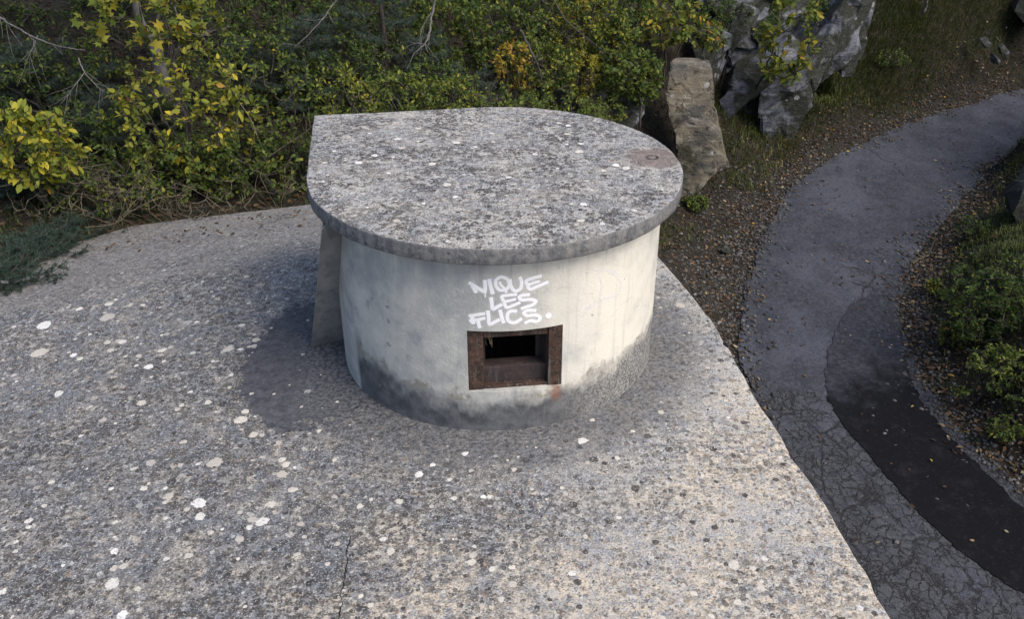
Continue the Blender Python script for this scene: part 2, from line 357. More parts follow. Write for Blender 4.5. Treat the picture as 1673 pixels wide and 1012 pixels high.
def leaf_mat(name, stops, attr=True, trans=.35):
    t = MT(name)
    if attr: a = t.attr('tone')
    else:
        k = t.n.new('ShaderNodeObjectInfo'); a = k.outputs['Random']
    col = t.ramp(a, stops)
    nz = t.noise(t.obj(), 25 if attr else 14, 3, .6)
    col = t.mix(t.mr(nz, .48, .3, 0, .35), col, (.06, .05, .012))
    t.done(col, .6)
    tr = t.n.new('ShaderNodeBsdfTranslucent'); t.L(col, tr.inputs['Color'])
    mx = t.n.new('ShaderNodeMixShader'); mx.inputs[0].default_value = trans
    t.L(t.b.outputs[0], mx.inputs[1]); t.L(tr.outputs[0], mx.inputs[2])
    t.L(mx.outputs[0], t.n['Material Output'].inputs['Surface'])
    return t.m

def bark_mat(name, a, b):
    t = MT(name); P = t.obj(); n = t.noise(t.mp(P, (12, 12, 3)), 2, 4, .65)
    col = t.mix(t.mr(n, .35, .65), a, b); t.bump(n, .6, .01); return t.done(col, .9)

# ------------------------------------------------------------------ tower window measured on the wall
def on_cyl(X, Y, rad=R_WALL):
    d = ray(X, Y); o = Vector((0 - CUP.x, 0 - CUP.y, H - CUP.z))
    a = d.x**2 + d.y**2; b = 2 * (o.x * d.x + o.y * d.y); c = o.x**2 + o.y**2 - rad**2
    disc = max(b * b - 4 * a * c, 0.0)
    tt = (-b - math.sqrt(disc)) / (2 * a)
    return o + d * tt                              # local to the tower axis
_tl, _tr, _br, _bl = (on_cyl(*q) for q in ((762, 543), (919, 528), (918, 628), (766, 640)))
_ang = lambda v: math.atan2(v.y, v.x)
WIN = dict(a0=(_ang(_tl) + _ang(_bl)) / 2, a1=(_ang(_tr) + _ang(_br)) / 2, z1=(_tl.z + _tr.z) / 2, z0=(_bl.z + _br.z) / 2)
WIN['rust'] = on_cyl(908, 640)

# ------------------------------------------------------------------ materials
M = dict(
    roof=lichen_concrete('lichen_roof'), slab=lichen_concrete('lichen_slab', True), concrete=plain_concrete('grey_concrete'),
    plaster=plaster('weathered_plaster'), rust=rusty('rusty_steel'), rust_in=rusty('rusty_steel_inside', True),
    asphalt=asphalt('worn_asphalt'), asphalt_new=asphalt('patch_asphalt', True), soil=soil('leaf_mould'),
    rock=rock_mat('grey_rock'), rock_tan=rock_mat('tan_rock', True), rock_dark=rock_mat('mossy_dark_rock', False, True), stone=stone_mat('loose_stone'),
)
GREEN = [(0, (.020, .038, .012)), (.3, (.050, .088, .020)), (.55, (.115, .155, .028)), (.72, (.24, .24, .034)), (.88, (.36, .28, .03)), (1, (.36, .17, .04))]
M['leaf'] = leaf_mat('leaf_green_to_yellow', GREEN)
M['leaf_y'] = leaf_mat('leaf_yellow_green', [(0, (.10, .145, .020)), (.35, (.19, .22, .026)), (.7, (.33, .32, .034)), (.93, (.50, .40, .034)), (1, (.42, .22, .06))], attr=False)
M['needle'] = leaf_mat('blue_green_needle', [(0, (.020, .034, .026)), (.5, (.048, .074, .056)), (.85, (.085, .115, .085)), (1, (.11, .085, .04))], trans=.1)
M['juniper'] = leaf_mat('juniper_needle', [(0, (.010, .022, .016)), (.55, (.026, .050, .034)), (.9, (.060, .105, .085)), (1, (.13, .09, .05))], trans=.1)
M['grass'] = leaf_mat('grass_blade', [(0, (.022, .036, .010)), (.45, (.055, .080, .018)), (.75, (.11, .13, .030)), (.92, (.20, .18, .06)), (1, (.24, .19, .10))], trans=.25)
M['litter'] = leaf_mat('fallen_leaf', [(0, (.030, .019, .012)), (.35, (.075, .042, .022)), (.6, (.14, .085, .045)), (.82, (.25, .18, .10)), (.93, (.40, .33, .20)), (1, (.40, .26, .04))], trans=.1)
M['bark'] = bark_mat('dark_bark', (.030, .026, .024), (.085, .075, .068))
M['bark_pale'] = bark_mat('grey_bark', (.075, .070, .072), (.17, .158, .155))
M['twig'] = bark_mat('dry_twig', (.065, .055, .040), (.165, .138, .095))
M['moss'] = leaf_mat('moss', [(0, (.03, .04, .008)), (1, (.14, .15, .02))], trans=.1)

# ------------------------------------------------------------------ ground heights
def seg_dist(px, py, poly):
    best = np.full(np.shape(px), 1e9)
    for (x0, y0), (x1, y1) in zip(poly[:-1], poly[1:]):
        dx, dy = x1 - x0, y1 - y0; L2 = dx * dx + dy * dy
        tt = np.clip(((px - x0) * dx + (py - y0) * dy) / L2, 0, 1)
        best = np.minimum(best, np.hypot(px - x0 - tt * dx, py - y0 - tt * dy))
    return best
_RL = [(1673, 145), (1600, 166), (1500, 196), (1400, 240), (1300, 302), (1250, 380), (1218, 480), (1208, 580), (1235, 650)]
_RR = [(1673, 250), (1600, 300), (1540, 360), (1490, 430), (1470, 500), (1490, 590), (1540, 680), (1600, 740), (1673, 800)]
ROAD_L = [(40, 34), (24, 29.2)] + [tuple(at(x, y, 0.0))[:2] for x, y in _RL] + [(2.85, 9.2), (2.5, 7.9), (2.45, 6.4), (2.9, 4.6), (4.4, 2.2), (7.6, -1.4), (13, -7), (25, -17)]
ROAD_R = [(41, 30.8), (23, 25.4)] + [tuple(at(x, y, 0.0))[:2] for x, y in _RR] + [(6.7, 7.3), (7.5, 5.7), (9.0, 3.6), (11.3, 1.0), (16.5, -4.5), (28, -13.5)]
def by_len(poly, n):
    P = np.array(poly); d = np.r_[0, np.cumsum(np.hypot(*np.diff(P, axis=0).T))]; s = np.linspace(0, d[-1], n)
    return np.c_[np.interp(s, d, P[:, 0]), np.interp(s, d, P[:, 1])]
def resample(poly, n):
    P = np.array(poly); d = np.r_[0, np.cumsum(np.hypot(*np.diff(P, axis=0).T))]
    # smooth with Catmull-Rom
    out = []
    for s in np.linspace(0, len(P) - 1.0001, n):
        i = int(s); f = s - i
        p0, p1, p2, p3 = P[max(i - 1, 0)], P[i], P[i + 1], P[min(i + 2, len(P) - 1)]
        out.append(.5 * ((2 * p1) + (-p0 + p2) * f + (2 * p0 - 5 * p1 + 4 * p2 - p3) * f * f + (-p0 + 3 * p1 - 3 * p2 + p3) * f**3))
    return np.array(out)
NR = 220
RLs, RRs = resample(ROAD_L, NR), resample(ROAD_R, NR)
_REDGE = np.concatenate([resample([tuple(p) for p in RLs], 500), resample([tuple(p) for p in RRs], 500)])
_RPOLY = np.concatenate([RLs, RRs[::-1]])
def road_gap(x, y):
    """distance outside the road edge (negative on the road)"""
    x = np.asarray(x, float); y = np.asarray(y, float); sh = x.shape; x = x.ravel(); y = y.ravel(); best = np.empty(x.shape); ins = np.zeros(x.shape, bool)
    for i in range(0, len(x), 8000):
        best[i:i + 8000] = np.hypot(x[i:i + 8000, None] - _REDGE[None, :, 0], y[i:i + 8000, None] - _REDGE[None, :, 1]).min(1)
    for (x0, y0), (x1, y1) in zip(_RPOLY, np.roll(_RPOLY, -1, 0)):
        if y0 == y1: continue
        c = ((y0 > y) != (y1 > y)) & (x < (x1 - x0) * (y - y0) / (y1 - y0) + x0); ins ^= c
    return np.where(ins, -best, best).reshape(sh)
_ctrl = [(-6.2, 8, 2.55), (-5, 10.4, 2.4), (-3, 10.9, 2.45), (0, 11.2, 2.3), (1.9, 10.4, 1.2), (2.1, 8.6, .55), (2.3, 6, .12), (2.4, 3, .02), (2.5, 0, 0),
         (-7, 5, 2.3), (-8, 0, 2.2), (-10, 10, 2.9), (-12, 16, 4.4), (-6, 14, 3.1), (-2, 14, 2.75), (1.2, 13.5, 1.9), (-6, 18, 4.3), (-1, 18, 4.0), (2.2, 17.5, 2.2),
         (2.5, 20, 4.2), (4.6, 19.8, 1.2), (5, 21.6, 2.2), (7, 22.6, 2.2), (5.5, 24.5, 5.0), (8.0, 25.2, 4.6), (9.6, 24.6, 3.2), (-6, 24, 6.4), (2, 25, 6.6),
         (12, 30, 6.5), (20, 34, 6.5), (25, 31, 2.5), (-25, 30, 10), (0, 34, 9.5), (12, 44, 12), (40, 46, 10), (-30, 0, 4), (13, 9, 3.2), (19, 13, 6.5), (26, 5, 7), (12, 4, 2.2), (30, 22, 4), (60, 20, 10),
         (-60, 60, 16), (60, 80, 18), (0, 80, 18), (-60, -40, 2), (0, -40, 0), (60, -50, 3), (5, -8, 0), (-10, -12, 1)]
for px, py, z in [(1130, 302, .36), (1195, 286, .34), (1240, 217, .55), (1330, 182, .5), (1120, 360, .42), (1110, 410, .35), (1420, 150, .7), (1500, 160, .45), (1500, 60, 2.4),
                  (1600, 110, 1.2), (1673, 95, 1.0), (1673, 10, 2.6), (1420, 60, 2.4), (1560, 420, .35), (1600, 520, .75), (1673, 400, 1.35), (1673, 600, 1.0), (1650, 320, .45), (1673, 740, .35), (1560, 650, .15)]:
    p = at(px, py, z); _ctrl.append((p.x, p.y, z))
_ctrl = np.array(_ctrl); _n = len(_ctrl)
_K = np.hypot(_ctrl[:, None, 0] - _ctrl[None, :, 0], _ctrl[:, None, 1] - _ctrl[None, :, 1])
_A = np.zeros((_n + 3, _n + 3)); _A[:_n, :_n] = _K; _A[:_n, _n] = 1; _A[:_n, _n + 1:] = _ctrl[:, :2]; _A[_n:, :_n] = _A[:_n, _n:].T
_W = np.linalg.solve(_A, np.r_[_ctrl[:, 2], 0, 0, 0])
def terrain(x, y):
    x = np.asarray(x, float); y = np.asarray(y, float); sh = x.shape; xr, yr = x.ravel(), y.ravel(); z = np.empty(len(xr))
    for i in range(0, len(xr), 20000):
        a, b = xr[i:i + 20000], yr[i:i + 20000]
        z[i:i + 20000] = np.hypot(a[:, None] - _ctrl[None, :, 0], b[:, None] - _ctrl[None, :, 1]) @ _W[:_n] + _W[_n] + _W[_n + 1] * a + _W[_n + 2] * b
    g = road_gap(xr, yr); w = np.clip(g / 1.3, 0, 1); w = w * w * (3 - 2 * w)
    und = .035 * np.sin(xr * 3.1 + yr * 1.7) * np.sin(yr * 2.7 - xr * .9) + .02 * np.sin(xr * 7.7 + 1) * np.sin(yr * 6.9) + .06 * np.sin(xr * 1.1) * np.cos(yr * 1.3)
    return (w * (z + und) - .006 * (1 - w)).reshape(sh)
def gz(x, y): return float(terrain(np.array([x]), np.array([y]))[0])

xs = np.r_[np.linspace(-400, -30, 16)[:-1], np.linspace(-30, -12, 30)[:-1], np.arange(-12, 22, .16), np.linspace(22, 45, 30), np.linspace(45, 400, 16)[1:]]
ys = np.r_[np.linspace(-400, -20, 14)[:-1], np.linspace(-20, 1, 30)[:-1], np.arange(1, 32, .16), np.linspace(32, 60, 30), np.linspace(60, 400, 16)[1:]]
GX, GY = np.meshgrid(xs, ys); GZ = terrain(GX, GY)
far = np.maximum(np.hypot(GX, GY) - 90, 0); GZ = GZ + far * .12 * (GY > 0)
nx, ny = len(xs), len(ys); ii = np.arange(nx * ny).reshape(ny, nx)
gf = np.stack([ii[:-1, :-1], ii[:-1, 1:], ii[1:, 1:], ii[1:, :-1]], -1).reshape(-1, 4)
ground = link('ground', mesh_np('ground', np.stack([GX, GY, GZ], -1).reshape(-1, 3), gf), M['soil'], kind='structure')
tag(ground, 'dark wooded hillside and verge of soil and leaf mould')

# ------------------------------------------------------------------ road
def sheet(name, ring, z, mat, skirt, parent=None):
    """flat layer of asphalt with a real edge"""
    n = len(ring); V = [(x, y, z) for x, y in ring] + [(x, y, z - skirt) for x, y in ring]
    f = [list(range(n))] + [[k, n + k, n + (k + 1) % n, (k + 1) % n] for k in range(n)]
    return link(name, mesh_np(name, V, f, smooth=False), mat, parent)
def rough_edge(P, amp, seed, base=None):
    rg = np.random.default_rng(seed); P = np.array(P); n = len(P); d = np.gradient(P, axis=0); d /= np.hypot(*d.T)[:, None] + 1e-9; nn = np.c_[-d[:, 1], d[:, 0]]
    w = sum(a * np.convolve(rg.normal(0, 1, n + 2 * k), np.ones(k) / math.sqrt(k), 'same')[k:n + k] for a, k in ((.5, 1), (.7, 4), (1.0, 14)))
    return P + nn * (w * amp)[:, None]
ROADZ = .02
RLf, RRf = rough_edge(by_len([tuple(p) for p in RLs], 1100), .022, 3), rough_edge(by_len([tuple(p) for p in RRs], 1100), .022, 4)
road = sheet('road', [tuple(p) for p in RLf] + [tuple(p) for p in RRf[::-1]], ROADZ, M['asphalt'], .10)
tag(road, 'narrow worn asphalt road curving round the bunker', kind='structure')
# the newer black repair strip and the older square repair further up; both a real layer on top of the old surface
def patch(pl, pr, z, n, seed, label, mat, amp=.012):
    ring = []
    for k, q in enumerate((pl, pr)):
        e = resample([tuple(at(x, y, z))[:2] for x, y in q], n); e = rough_edge(by_len([tuple(p) for p in e], n), amp, seed + k); ring += [tuple(p) for p in (e if k == 0 else e[::-1])]
    o = sheet('repair_patch', ring, z, mat, .012, road); tag(o, label); return o
patch([(1432, 480), (1420, 482), (1392, 500), (1354, 570), (1350, 640), (1376, 692), (1420, 742), (1470, 802), (1530, 868), (1600, 925), (1673, 972), (1800, 1040), (1980, 1120)],
      [(1436, 480), (1448, 486), (1464, 508), (1478, 565), (1492, 625), (1510, 660), (1545, 706), (1590, 752), (1640, 800), (1673, 832), (1730, 880), (1830, 950), (2010, 1030)], ROADZ + .012, 260, 5,
      'black asphalt repair strip along the inside of the bend', M['asphalt_new'])
patch([(1424, 245), (1448, 262), (1470, 263), (1500, 247), (1560, 213), (1600, 196), (1660, 176)], [(1425, 243), (1450, 236), (1480, 222), (1510, 209), (1556, 193), (1598, 182), (1660, 166)], ROADZ + .006, 120, 16, 'older grey repair on the upper road', M['asphalt'])

# ------------------------------------------------------------------ bunker roof
def zroof(x, y):
    z = 3.6 - .012 * max(-.3 - x, 0) ** 2
    # beyond a line across the back left the roof turns down
    nxl, nyl = -.28, .96; d = (x + 1.77) * nxl + (y - 7.63) * nyl
    d = max(d + .15, 0.0)
    z -= .25 * d * d / (d + .25)
    z += .012 * math.sin(x * 1.9 + .4) * math.sin(y * 1.6)
    return z
right_px = [(1085, 435), (1108, 459), (1130, 488), (1156, 523), (1180, 560), (1206, 605), (1230, 650), (1252, 686), (1270, 714), (1281, 733), (1285, 745), (1303, 762), (1320, 790), (1350, 838), (1380, 890), (1414, 950), (1445, 1010)]
right = [on(x, y, zroof, 3.6) for x, y in right_px]
right_xy = [(.25, 9.75), (.75, 9.0), (1.08, 8.3), (1.25, 7.75)] + [(p.x, p.y) for p in right] + [(2.02, 2.4), (2.1, 1.0), (2.2, -1.5), (2.3, -4.0)]
back_px = [(120, 385), (185, 374), (250, 365), (330, 355), (400, 347), (450, 341), (500, 335)]
back_xy = [(-8.0, 5.0), (-6.3, 6.6), (-5.35, 8.2)] + [(p.x, p.y) for p in (on(x, y, zroof, 3.2) for x, y in back_px)] + [(-1.2, 10.35), (.25, 9.75)]
NU, NV = 150, 210
rg = np.random.default_rng(11)
rt = by_len(right_xy, NV)[::-1]                     # near -> back
jit = np.convolve(rg.normal(0, 1, NV + 4), [.25, .5, .25], 'same')[2:-2] * .008 - .03 * (rg.random(NV) > .96); rt[:, 0] += jit; rt[-1] = right_xy[0]
bk = by_len(back_xy, NU)                            # left -> right
bk[1:-1, 1] += rg.normal(0, .006, NU - 2)
lf = by_len([(-8.0, -4.0), (-8.0, 5.0)], NV); ft = by_len([(-8.0, -4.0), (2.3, -4.0)], NU)
u = np.linspace(0, 1, NU)[None, :, None]; v = np.linspace(0, 1, NV)[:, None, None]
Pc = (1 - v) * ft[None] + v * bk[None] + (1 - u) * lf[:, None] + u * rt[:, None] \
    - ((1 - u) * (1 - v) * ft[0] + u * (1 - v) * ft[-1] + (1 - u) * v * bk[0] + u * v * bk[-1])
V = [];
for j in range(NV):
    for i in range(NU):
        x, y = Pc[j, i]; V.append((x, y, zroof(x, y)))
q = np.arange(NU * NV).reshape(NV, NU)
faces = np.stack([q[:-1, :-1], q[:-1, 1:], q[1:, 1:], q[1:, :-1]], -1).reshape(-1, 4).tolist()
loop = list(q[0, :]) + list(q[1:, -1]) + list(q[-1, -2::-1]) + list(q[-2:0:-1, 0])
prev = loop
cx, cy = -3.0, 3.0
P0 = [V[k] for k in loop]; nl = len(loop)
outn = []
for k in range(nl):
    a, b = np.array(P0[k - 1][:2]), np.array(P0[(k + 1) % nl][:2]); d = b - a; L = np.hypot(*d) or 1
    outn.append((d[1] / L, -d[0] / L))
for off, dz in ((.018, -.007), (.030, -.024), (.036, -.06), (.038, -.5), (.04, -1.4), (.04, -4.4)):
    base = len(V)
    for k in range(nl):
        x, y, z = P0[k]; V.append((x + outn[k][0] * off, y + outn[k][1] * off, z + dz))
    for k in range(nl):
        faces.append([prev[k], base + k, base + (k + 1) % nl, prev[(k + 1) % nl]])
    prev = [base + k for k in range(nl)]
bunker = empty('bunker', (0, 0, 0))
tag(bunker, 'low concrete bunker with a broad lichen-spotted roof carrying the round tower', 'bunker')
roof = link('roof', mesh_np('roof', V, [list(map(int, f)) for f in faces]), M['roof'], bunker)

# lichen rosettes big enough to see singly: thin crusts lying on the concrete
def lichen_mat():
    t = MT('lichen_crust'); P = t.obj(); a = t.attr('tone'); e = t.attr('edge'); n = t.noise(P, 70, 3, .7)
    col = t.ramp(a, [(0, (.27, .285, .29)), (.3, (.44, .405, .36)), (.6, (.57, .535, .47)), (.8, (.60, .585, .55)), (1, (.68, .675, .66))])
    col = t.mix(t.mr(n, .50, .34, 0, .6), col, (.20, .19, .175)); col = t.mix(t.mr(e, .62, .9, 0, .45), col, (.70, .69, .66))
    t.bump(n, .5, .004); t.done(col, .95)
    tr = t.n.new('ShaderNodeBsdfTransparent'); mx = t.n.new('ShaderNodeMixShader'); nb = t.noise(P, 75, 3, .65)
    t.L(t.mr(t.math('ADD', t.math('MULTIPLY', t.math('SUBTRACT', nb, .5), 1.0), t.math('SUBTRACT', 1.0, e)), .18, .30), mx.inputs[0])
    t.L(tr.outputs[0], mx.inputs[1]); t.L(t.b.outputs[0], mx.inputs[2]); t.L(mx.outputs[0], t.n['Material Output'].inputs['Surface']); return t.m
M['lichen'] = lichen_mat()
def rosettes(name, spots, fz, nrm_up=.003, parent=None, seed=1):
    rg = np.random.default_rng(seed); V = []; Fc = []; tone = []; edge = []
    for (x, y, r, tn) in spots:
        m = 14; b = len(V); ph = rg.uniform(0, 6.28, 4); z0 = fz(x, y)
        V.append((x, y, z0 + nrm_up)); tone.append(tn); edge.append(0)
        for ring, rr in ((0, .62), (1, 1.0)):
            for k in range(m):
                a = 2 * math.pi * k / m
                w = r * rr * (1 + .09 * math.sin(2 * a + ph[0]) + .06 * math.sin(3 * a + ph[1]) + .05 * math.sin(5 * a + ph[2]) + rg.normal(0, .04))
                xx, yy = x + w * math.cos(a), y + w * math.sin(a)
                V.append((xx, yy, fz(xx, yy) + (nrm_up if ring == 0 else nrm_up - .0005))); tone.append(tn); edge.append(.55 if ring == 0 else 1.0)
        for k in range(m):
            k2 = (k + 1) % m
            Fc.append([b, b + 1 + k, b + 1 + k2]); Fc.append([b + 1 + k, b + 1 + m + k, b + 1 + m + k2, b + 1 + k2])
    o = link(name, mesh_np(name, V, Fc, attrs={'tone': tone, 'edge': edge}), M['lichen'], parent, 'stuff'); return o
roof_l = [(64,577,13),(175,519,12),(178,497,7),(130,505,6),(72,532,12),(131,587,5),(175,560,6),(181,573,6),(200,559,7),(120,581,6),(265,573,7),(279,568,5),(227,582,5),(243,600,8),(223,598,4),(307,527,7),(395,532,6),(415,566,6),(373,571,9),(407,567,4),(418,556,7),(311,641,4),(340,658,6),(375,634,4),(348,591,4),(96,644,8),(53,606,4),(231,659,8),(216,680,4),(148,665,4),(168,687,6),(393,687,11),(401,673,7),(414,711,8),(428,712,5),(300,723,6),(351,757,13),(246,757,8),(235,799,6),(276,812,9),(325,823,12),(327,845,9),(228,827,6),(271,848,4),(461,776,10),(461,752,7),(467,760,8),(487,765,6),(478,801,8),(443,825,9),(429,853,11),(412,850,8),(407,863,6),(391,882,8),(344,871,5),(202,926,7),(187,902,7),(183,955,12),(200,1006,9),(47,852,6),(26,886,4),(5,968,6),(308,909,7),(272,914,5),
          (685,776,8),(652,820,7),(588,828,6),(606,817,4),(626,882,6),(638,902,8),(770,920,8),(804,931,6),(837,928,6),(838,956,7),(935,938,7),(904,971,10),(960,757,5),(770,770,5),(952,721,9),(968,687,5),(1080,674,6),(1216,650,4),(1275,748,4),(1112,499,9),(983,863,5),(1011,847,5),(1153,860,6),(1199,924,10),(1205,985,7),(1269,957,4),(1134,971,6),(760,742,6),(840,768,5),(686,903,7),(503,640,6),(521,705,5),(606,990,6),(590,975,5),(1230,930,6),(1243,962,7),(1222,975,5)]
sp = []
rg = np.random.default_rng(5)
for X, Y, r in roof_l:
    p = on(X, Y, zroof, 3.5); dist = math.hypot(p.x, p.y, H - p.z); sp.append((p.x, p.y, r * dist / F * 1.12, float(np.clip(rg.normal(.58, .26), .0, 1))))
for k in range(1700):
    x = rg.uniform(-7, 2.0); y = rg.uniform(2.2, 10)
    if math.hypot(x - CUP.x, y - CUP.y) < 1.35: continue
    if not (x < np.interp(y, [2.4, 3.4, 4.6, 6, 7.3], [2.0, 1.9, 1.75, 1.55, 1.3]) - .05): continue
    if y > 8.9: continue
    r = .006 + .021 * rg.random() ** 2.2
    sp.append((x, y, r, float(np.clip(rg.normal(.42, .26), 0, 1))))
rosettes('lichen', sp, zroof, .0015, roof, 3)

# crack running to the front edge, with moss in it
crack_px = [(580, 866), (574, 876), (571, 889), (566, 902), (568, 915), (565, 930), (563, 944), (561, 957), (557, 972), (559, 985), (556, 1000), (553, 1020), (548, 1060)]
Vc, Fc = [], []
pts = [on(x, y, zroof, 3.5) for x, y in crack_px]; rg = np.random.default_rng(2); dense = resample([(p.x, p.y) for p in pts], 46)
for i, (x, y) in enumerate(dense):
    w = (.0014 + .0040 * rg.random() ** 2) * (0.35 if i < 4 else 1); x += rg.normal(0, .003)
    Vc += [(x - w, y, zroof(x, y) + .0025), (x + w, y, zroof(x, y) + .0025)]
    if i: b = 2 * i; Fc.append([b - 2, b - 1, b + 1, b])
t = MT('crack_shadow'); M['crack'] = t.done((.012, .011, .010), 1.0)
link('crack', mesh_np('crack', Vc, Fc), M['crack'], roof)

# ------------------------------------------------------------------ tower on the roof
tower = empty('observation_tower', CUP)
tag(tower, 'round pale observation tower with flat concrete cap and sprayed lettering', 'tower')
HB, HT = -.06, Z_SOF - CUP.z                      # wall foot (buried) and top, local
a0, a1, wz0, wz1 = WIN['a0'], WIN['a1'], WIN['z0'], WIN['z1']
R_IN = .86
def ring_angles(n):
    A = list(np.linspace(a1, a0 + 2 * math.pi, n)); A += list(np.linspace(a0 + 2 * math.pi, a1 + 2 * math.pi, 13))[1:-1]
    return np.array(A)                             # starts at a1, ends before a1+2pi; the window lies between index n-1 and the wrap
NA = 150
ang = ring_angles(NA); na = len(ang)
zs = sorted(set(list(np.linspace(HB, wz0, 12)) + list(np.linspace(wz0, wz1, 8)) + list(np.linspace(wz1, HT, 16))))
zi0 = min(range(len(zs)), key=lambda k: abs(zs[k] - wz0)); zi1 = min(range(len(zs)), key=lambda k: abs(zs[k] - wz1))
def wall_grid(rad, sgn):
    V, Fc = [], []
    for j, z in enumerate(zs):
        for a in ang:
            bumpy = 0.0 * mnoise.noise(Vector((math.cos(a) * 3, math.sin(a) * 3, z * 3))) if sgn > 0 else 0
            V.append(((rad + bumpy) * math.cos(a), (rad + bumpy) * math.sin(a), z))
    for j in range(len(zs) - 1):
        for i in range(na):
            if i >= NA - 1 and zi0 <= j < zi1: continue
            i2 = (i + 1) % na
            Fc.append([j * na + i, j * na + i2, (j + 1) * na + i2, (j + 1) * na + i])
    return V, Fc
V, Fc = wall_grid(R_WALL, 1); V2, F2 = wall_grid(R_IN, -1); o2 = len(V)
V += V2; Fc += [[o2 + k for k in reversed(f)] for f in F2]
winI = list(range(NA - 1, na)) + [0]
for za in (zi0, zi1):
    for p, q2 in zip(winI[:-1], winI[1:]):
        Fc.append([za * na + p, za * na + q2, o2 + za * na + q2, o2 + za * na + p])
for p in (NA - 1, 0):
    for j in range(zi0, zi1):
        Fc.append([j * na + p, (j + 1) * na + p, o2 + (j + 1) * na + p, o2 + j * na + p])
me = mesh_np('wall', V, Fc)
me.polygons.foreach_set('use_smooth', np.array([i < len(Fc) for i in range(len(me.polygons))]))
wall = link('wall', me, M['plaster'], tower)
mod = wall.modifiers.new('edge', 'EDGE_SPLIT'); mod.split_angle = math.radians(40)

# buttress that carries the square corner of the cap on the left
def loc(v): return Vector(v) - CUP
b_l = loc(at(507, 563, 3.585)); b_l.z = -.05
t_l = loc(at(526, 372, Z_SOF)); t_l.z = HT
b_r = loc(at(575, 560, 3.6)); b_r.z = -.05; b_r = b_l + Vector((.50, .16, 0))
t_r = loc(at(560, 374, Z_SOF)); t_r = t_l + Vector((.40, .42, 0))
back = Vector((math.cos(math.radians(98)), math.sin(math.radians(98)), 0)) * 1.15
bm = bmesh.new()
fr = [bm.verts.new(p) for p in (b_l, b_r, t_r, t_l)]; bkv = [bm.verts.new(p + back + Vector((.03 if k in (0, 3) else 0, 0, 0))) for k, p in enumerate((b_l, b_r, t_r, t_l))]
bm.faces.new(fr); bm.faces.new(bkv[::-1])
for k in range(4): bm.faces.new((fr[k], fr[(k + 1) % 4], bkv[(k + 1) % 4], bkv[k]))
bmesh.ops.bevel(bm, geom=[e for e in bm.edges if e.verts[0] in fr and e.verts[1] in bkv or e.verts[1] in fr and e.verts[0] in bkv], offset=.018, segments=2, affect='EDGES')
but = link('buttress', bm_mesh(bm, 'buttress'), None, tower)
t = MT('buttress_plaster'); P = t.obj(); n = t.noise(P, 6, 5, .65); st = t.noise(t.mp(P, (9, 9, 1)), 2, 4)
col = t.mix(t.mr(n, .35, .65), (.135, .145, .155), (.20, .21, .215)); col = t.mix(t.mr(st, .52, .7, 0, .6), col, (.10, .105, .115)); t.bump(n, .4, .008)
but.data.materials.append(t.done(col, .9))

# cap slab: three quarters of a disc and one square corner, rim slightly eased
phi = 2.4968
outl = []
aa0, aa1 = phi + math.pi / 4, phi - math.pi / 4 + 2 * math.pi
for a in np.linspace(aa0, aa1, 150): outl.append((R_SLAB * math.cos(a), R_SLAB * math.sin(a), a))
corner = (R_SLAB * math.sqrt(2) * math.cos(phi), R_SLAB * math.sqrt(2) * math.sin(phi))
e1, e0 = outl[-1][:2], outl[0][:2]
for tt in np.linspace(.08, 1, 14): outl.append((e1[0] + (corner[0] - e1[0]) * tt, e1[1] + (corner[1] - e1[1]) * tt, 0))
for tt in np.linspace(.08, .94, 14): outl.append((corner[0] + (e0[0] - corner[0]) * tt, corner[1] + (e0[1] - corner[1]) * tt, 0))
O = np.array([o[:2] for o in outl]); rg = np.random.default_rng(4); O *= (1 + np.convolve(rg.normal(0, 1, len(O) + 4), [.25, .5, .25], 'same')[2:-2] * .0020)[:, None]
ctr = np.array([0., 0.])
levels = [(s, 0.0) for s in np.linspace(.06, .97, 26)] + [(.990, -.0005), (.9965, -.002), (.9990, -.006), (.9995, -.02), (1.0, -.06), (.9995, -SLAB_T + .006), (.997, -SLAB_T), (.93, -SLAB_T - .0), (.6, -SLAB_T)]
V, Fc = [(0, 0, 0.004)], []; no = len(O)
for s, dz in levels:
    for x, y in O: V.append((x * s, y * s, dz + (.004 * mnoise.noise(Vector((x * s * 1.5, y * s * 1.5, 3))) if dz > -.03 else 0)))
for k in range(no): Fc.append([0, 1 + k, 1 + (k + 1) % no])
for j in range(len(levels) - 1):
    for k in range(no): a, b = 1 + j * no + k, 1 + j * no + (k + 1) % no; Fc.append([a, a + no, b + no, b])
me = mesh_np('cap_slab', V, Fc)
me.materials.append(M['slab']); me.materials.append(M['concrete'])
mi = np.zeros(len(me.polygons), dtype=np.int32); mi[no + no * 27:] = 1; me.polygons.foreach_set('material_index', mi)
cap = link('cap_slab', me, None, tower); cap.location = (0, 0, Z_TOP - CUP.z)
# object coordinates of the lichen are those of the world: shift the texture, not the slab
for V3 in me.vertices: V3.co += Vector((CUP.x, CUP.y, Z_TOP))
cap.location = (-CUP.x, -CUP.y, -CUP.z)
slab_l = [(683,211,6),(650,228,7),(656,243,7),(612,255,7),(586,267,8),(531,267,5),(546,248,5),(745,234,8),(706,269,8),(730,303,9),(648,362,8),(744,323,6),(683,232,4),(635,284,5),(604,219,4),(777,241,5),(913,202,5),(928,206,6),(927,220,6),(949,236,5),(946,249,9),(874,253,6),(890,254,4),(1006,271,8),(1023,276,9),(986,280,6),(953,335,8),(949,362,8),(984,367,6),(838,302,6),(831,291,6),(828,321,4),(958,297,6),(803,219,5),(806,233,5),(600,340,4),(1036,345,6)]
sp = []; rg = np.random.default_rng(9)
for X, Y, r in slab_l:
    p = at(X, Y, Z_TOP); dist = math.hypot(p.x, p.y, H - p.z); sp.append((p.x, p.y, r * dist / F * 1.0, float(np.clip(rg.normal(.72, .2), 0, 1))))
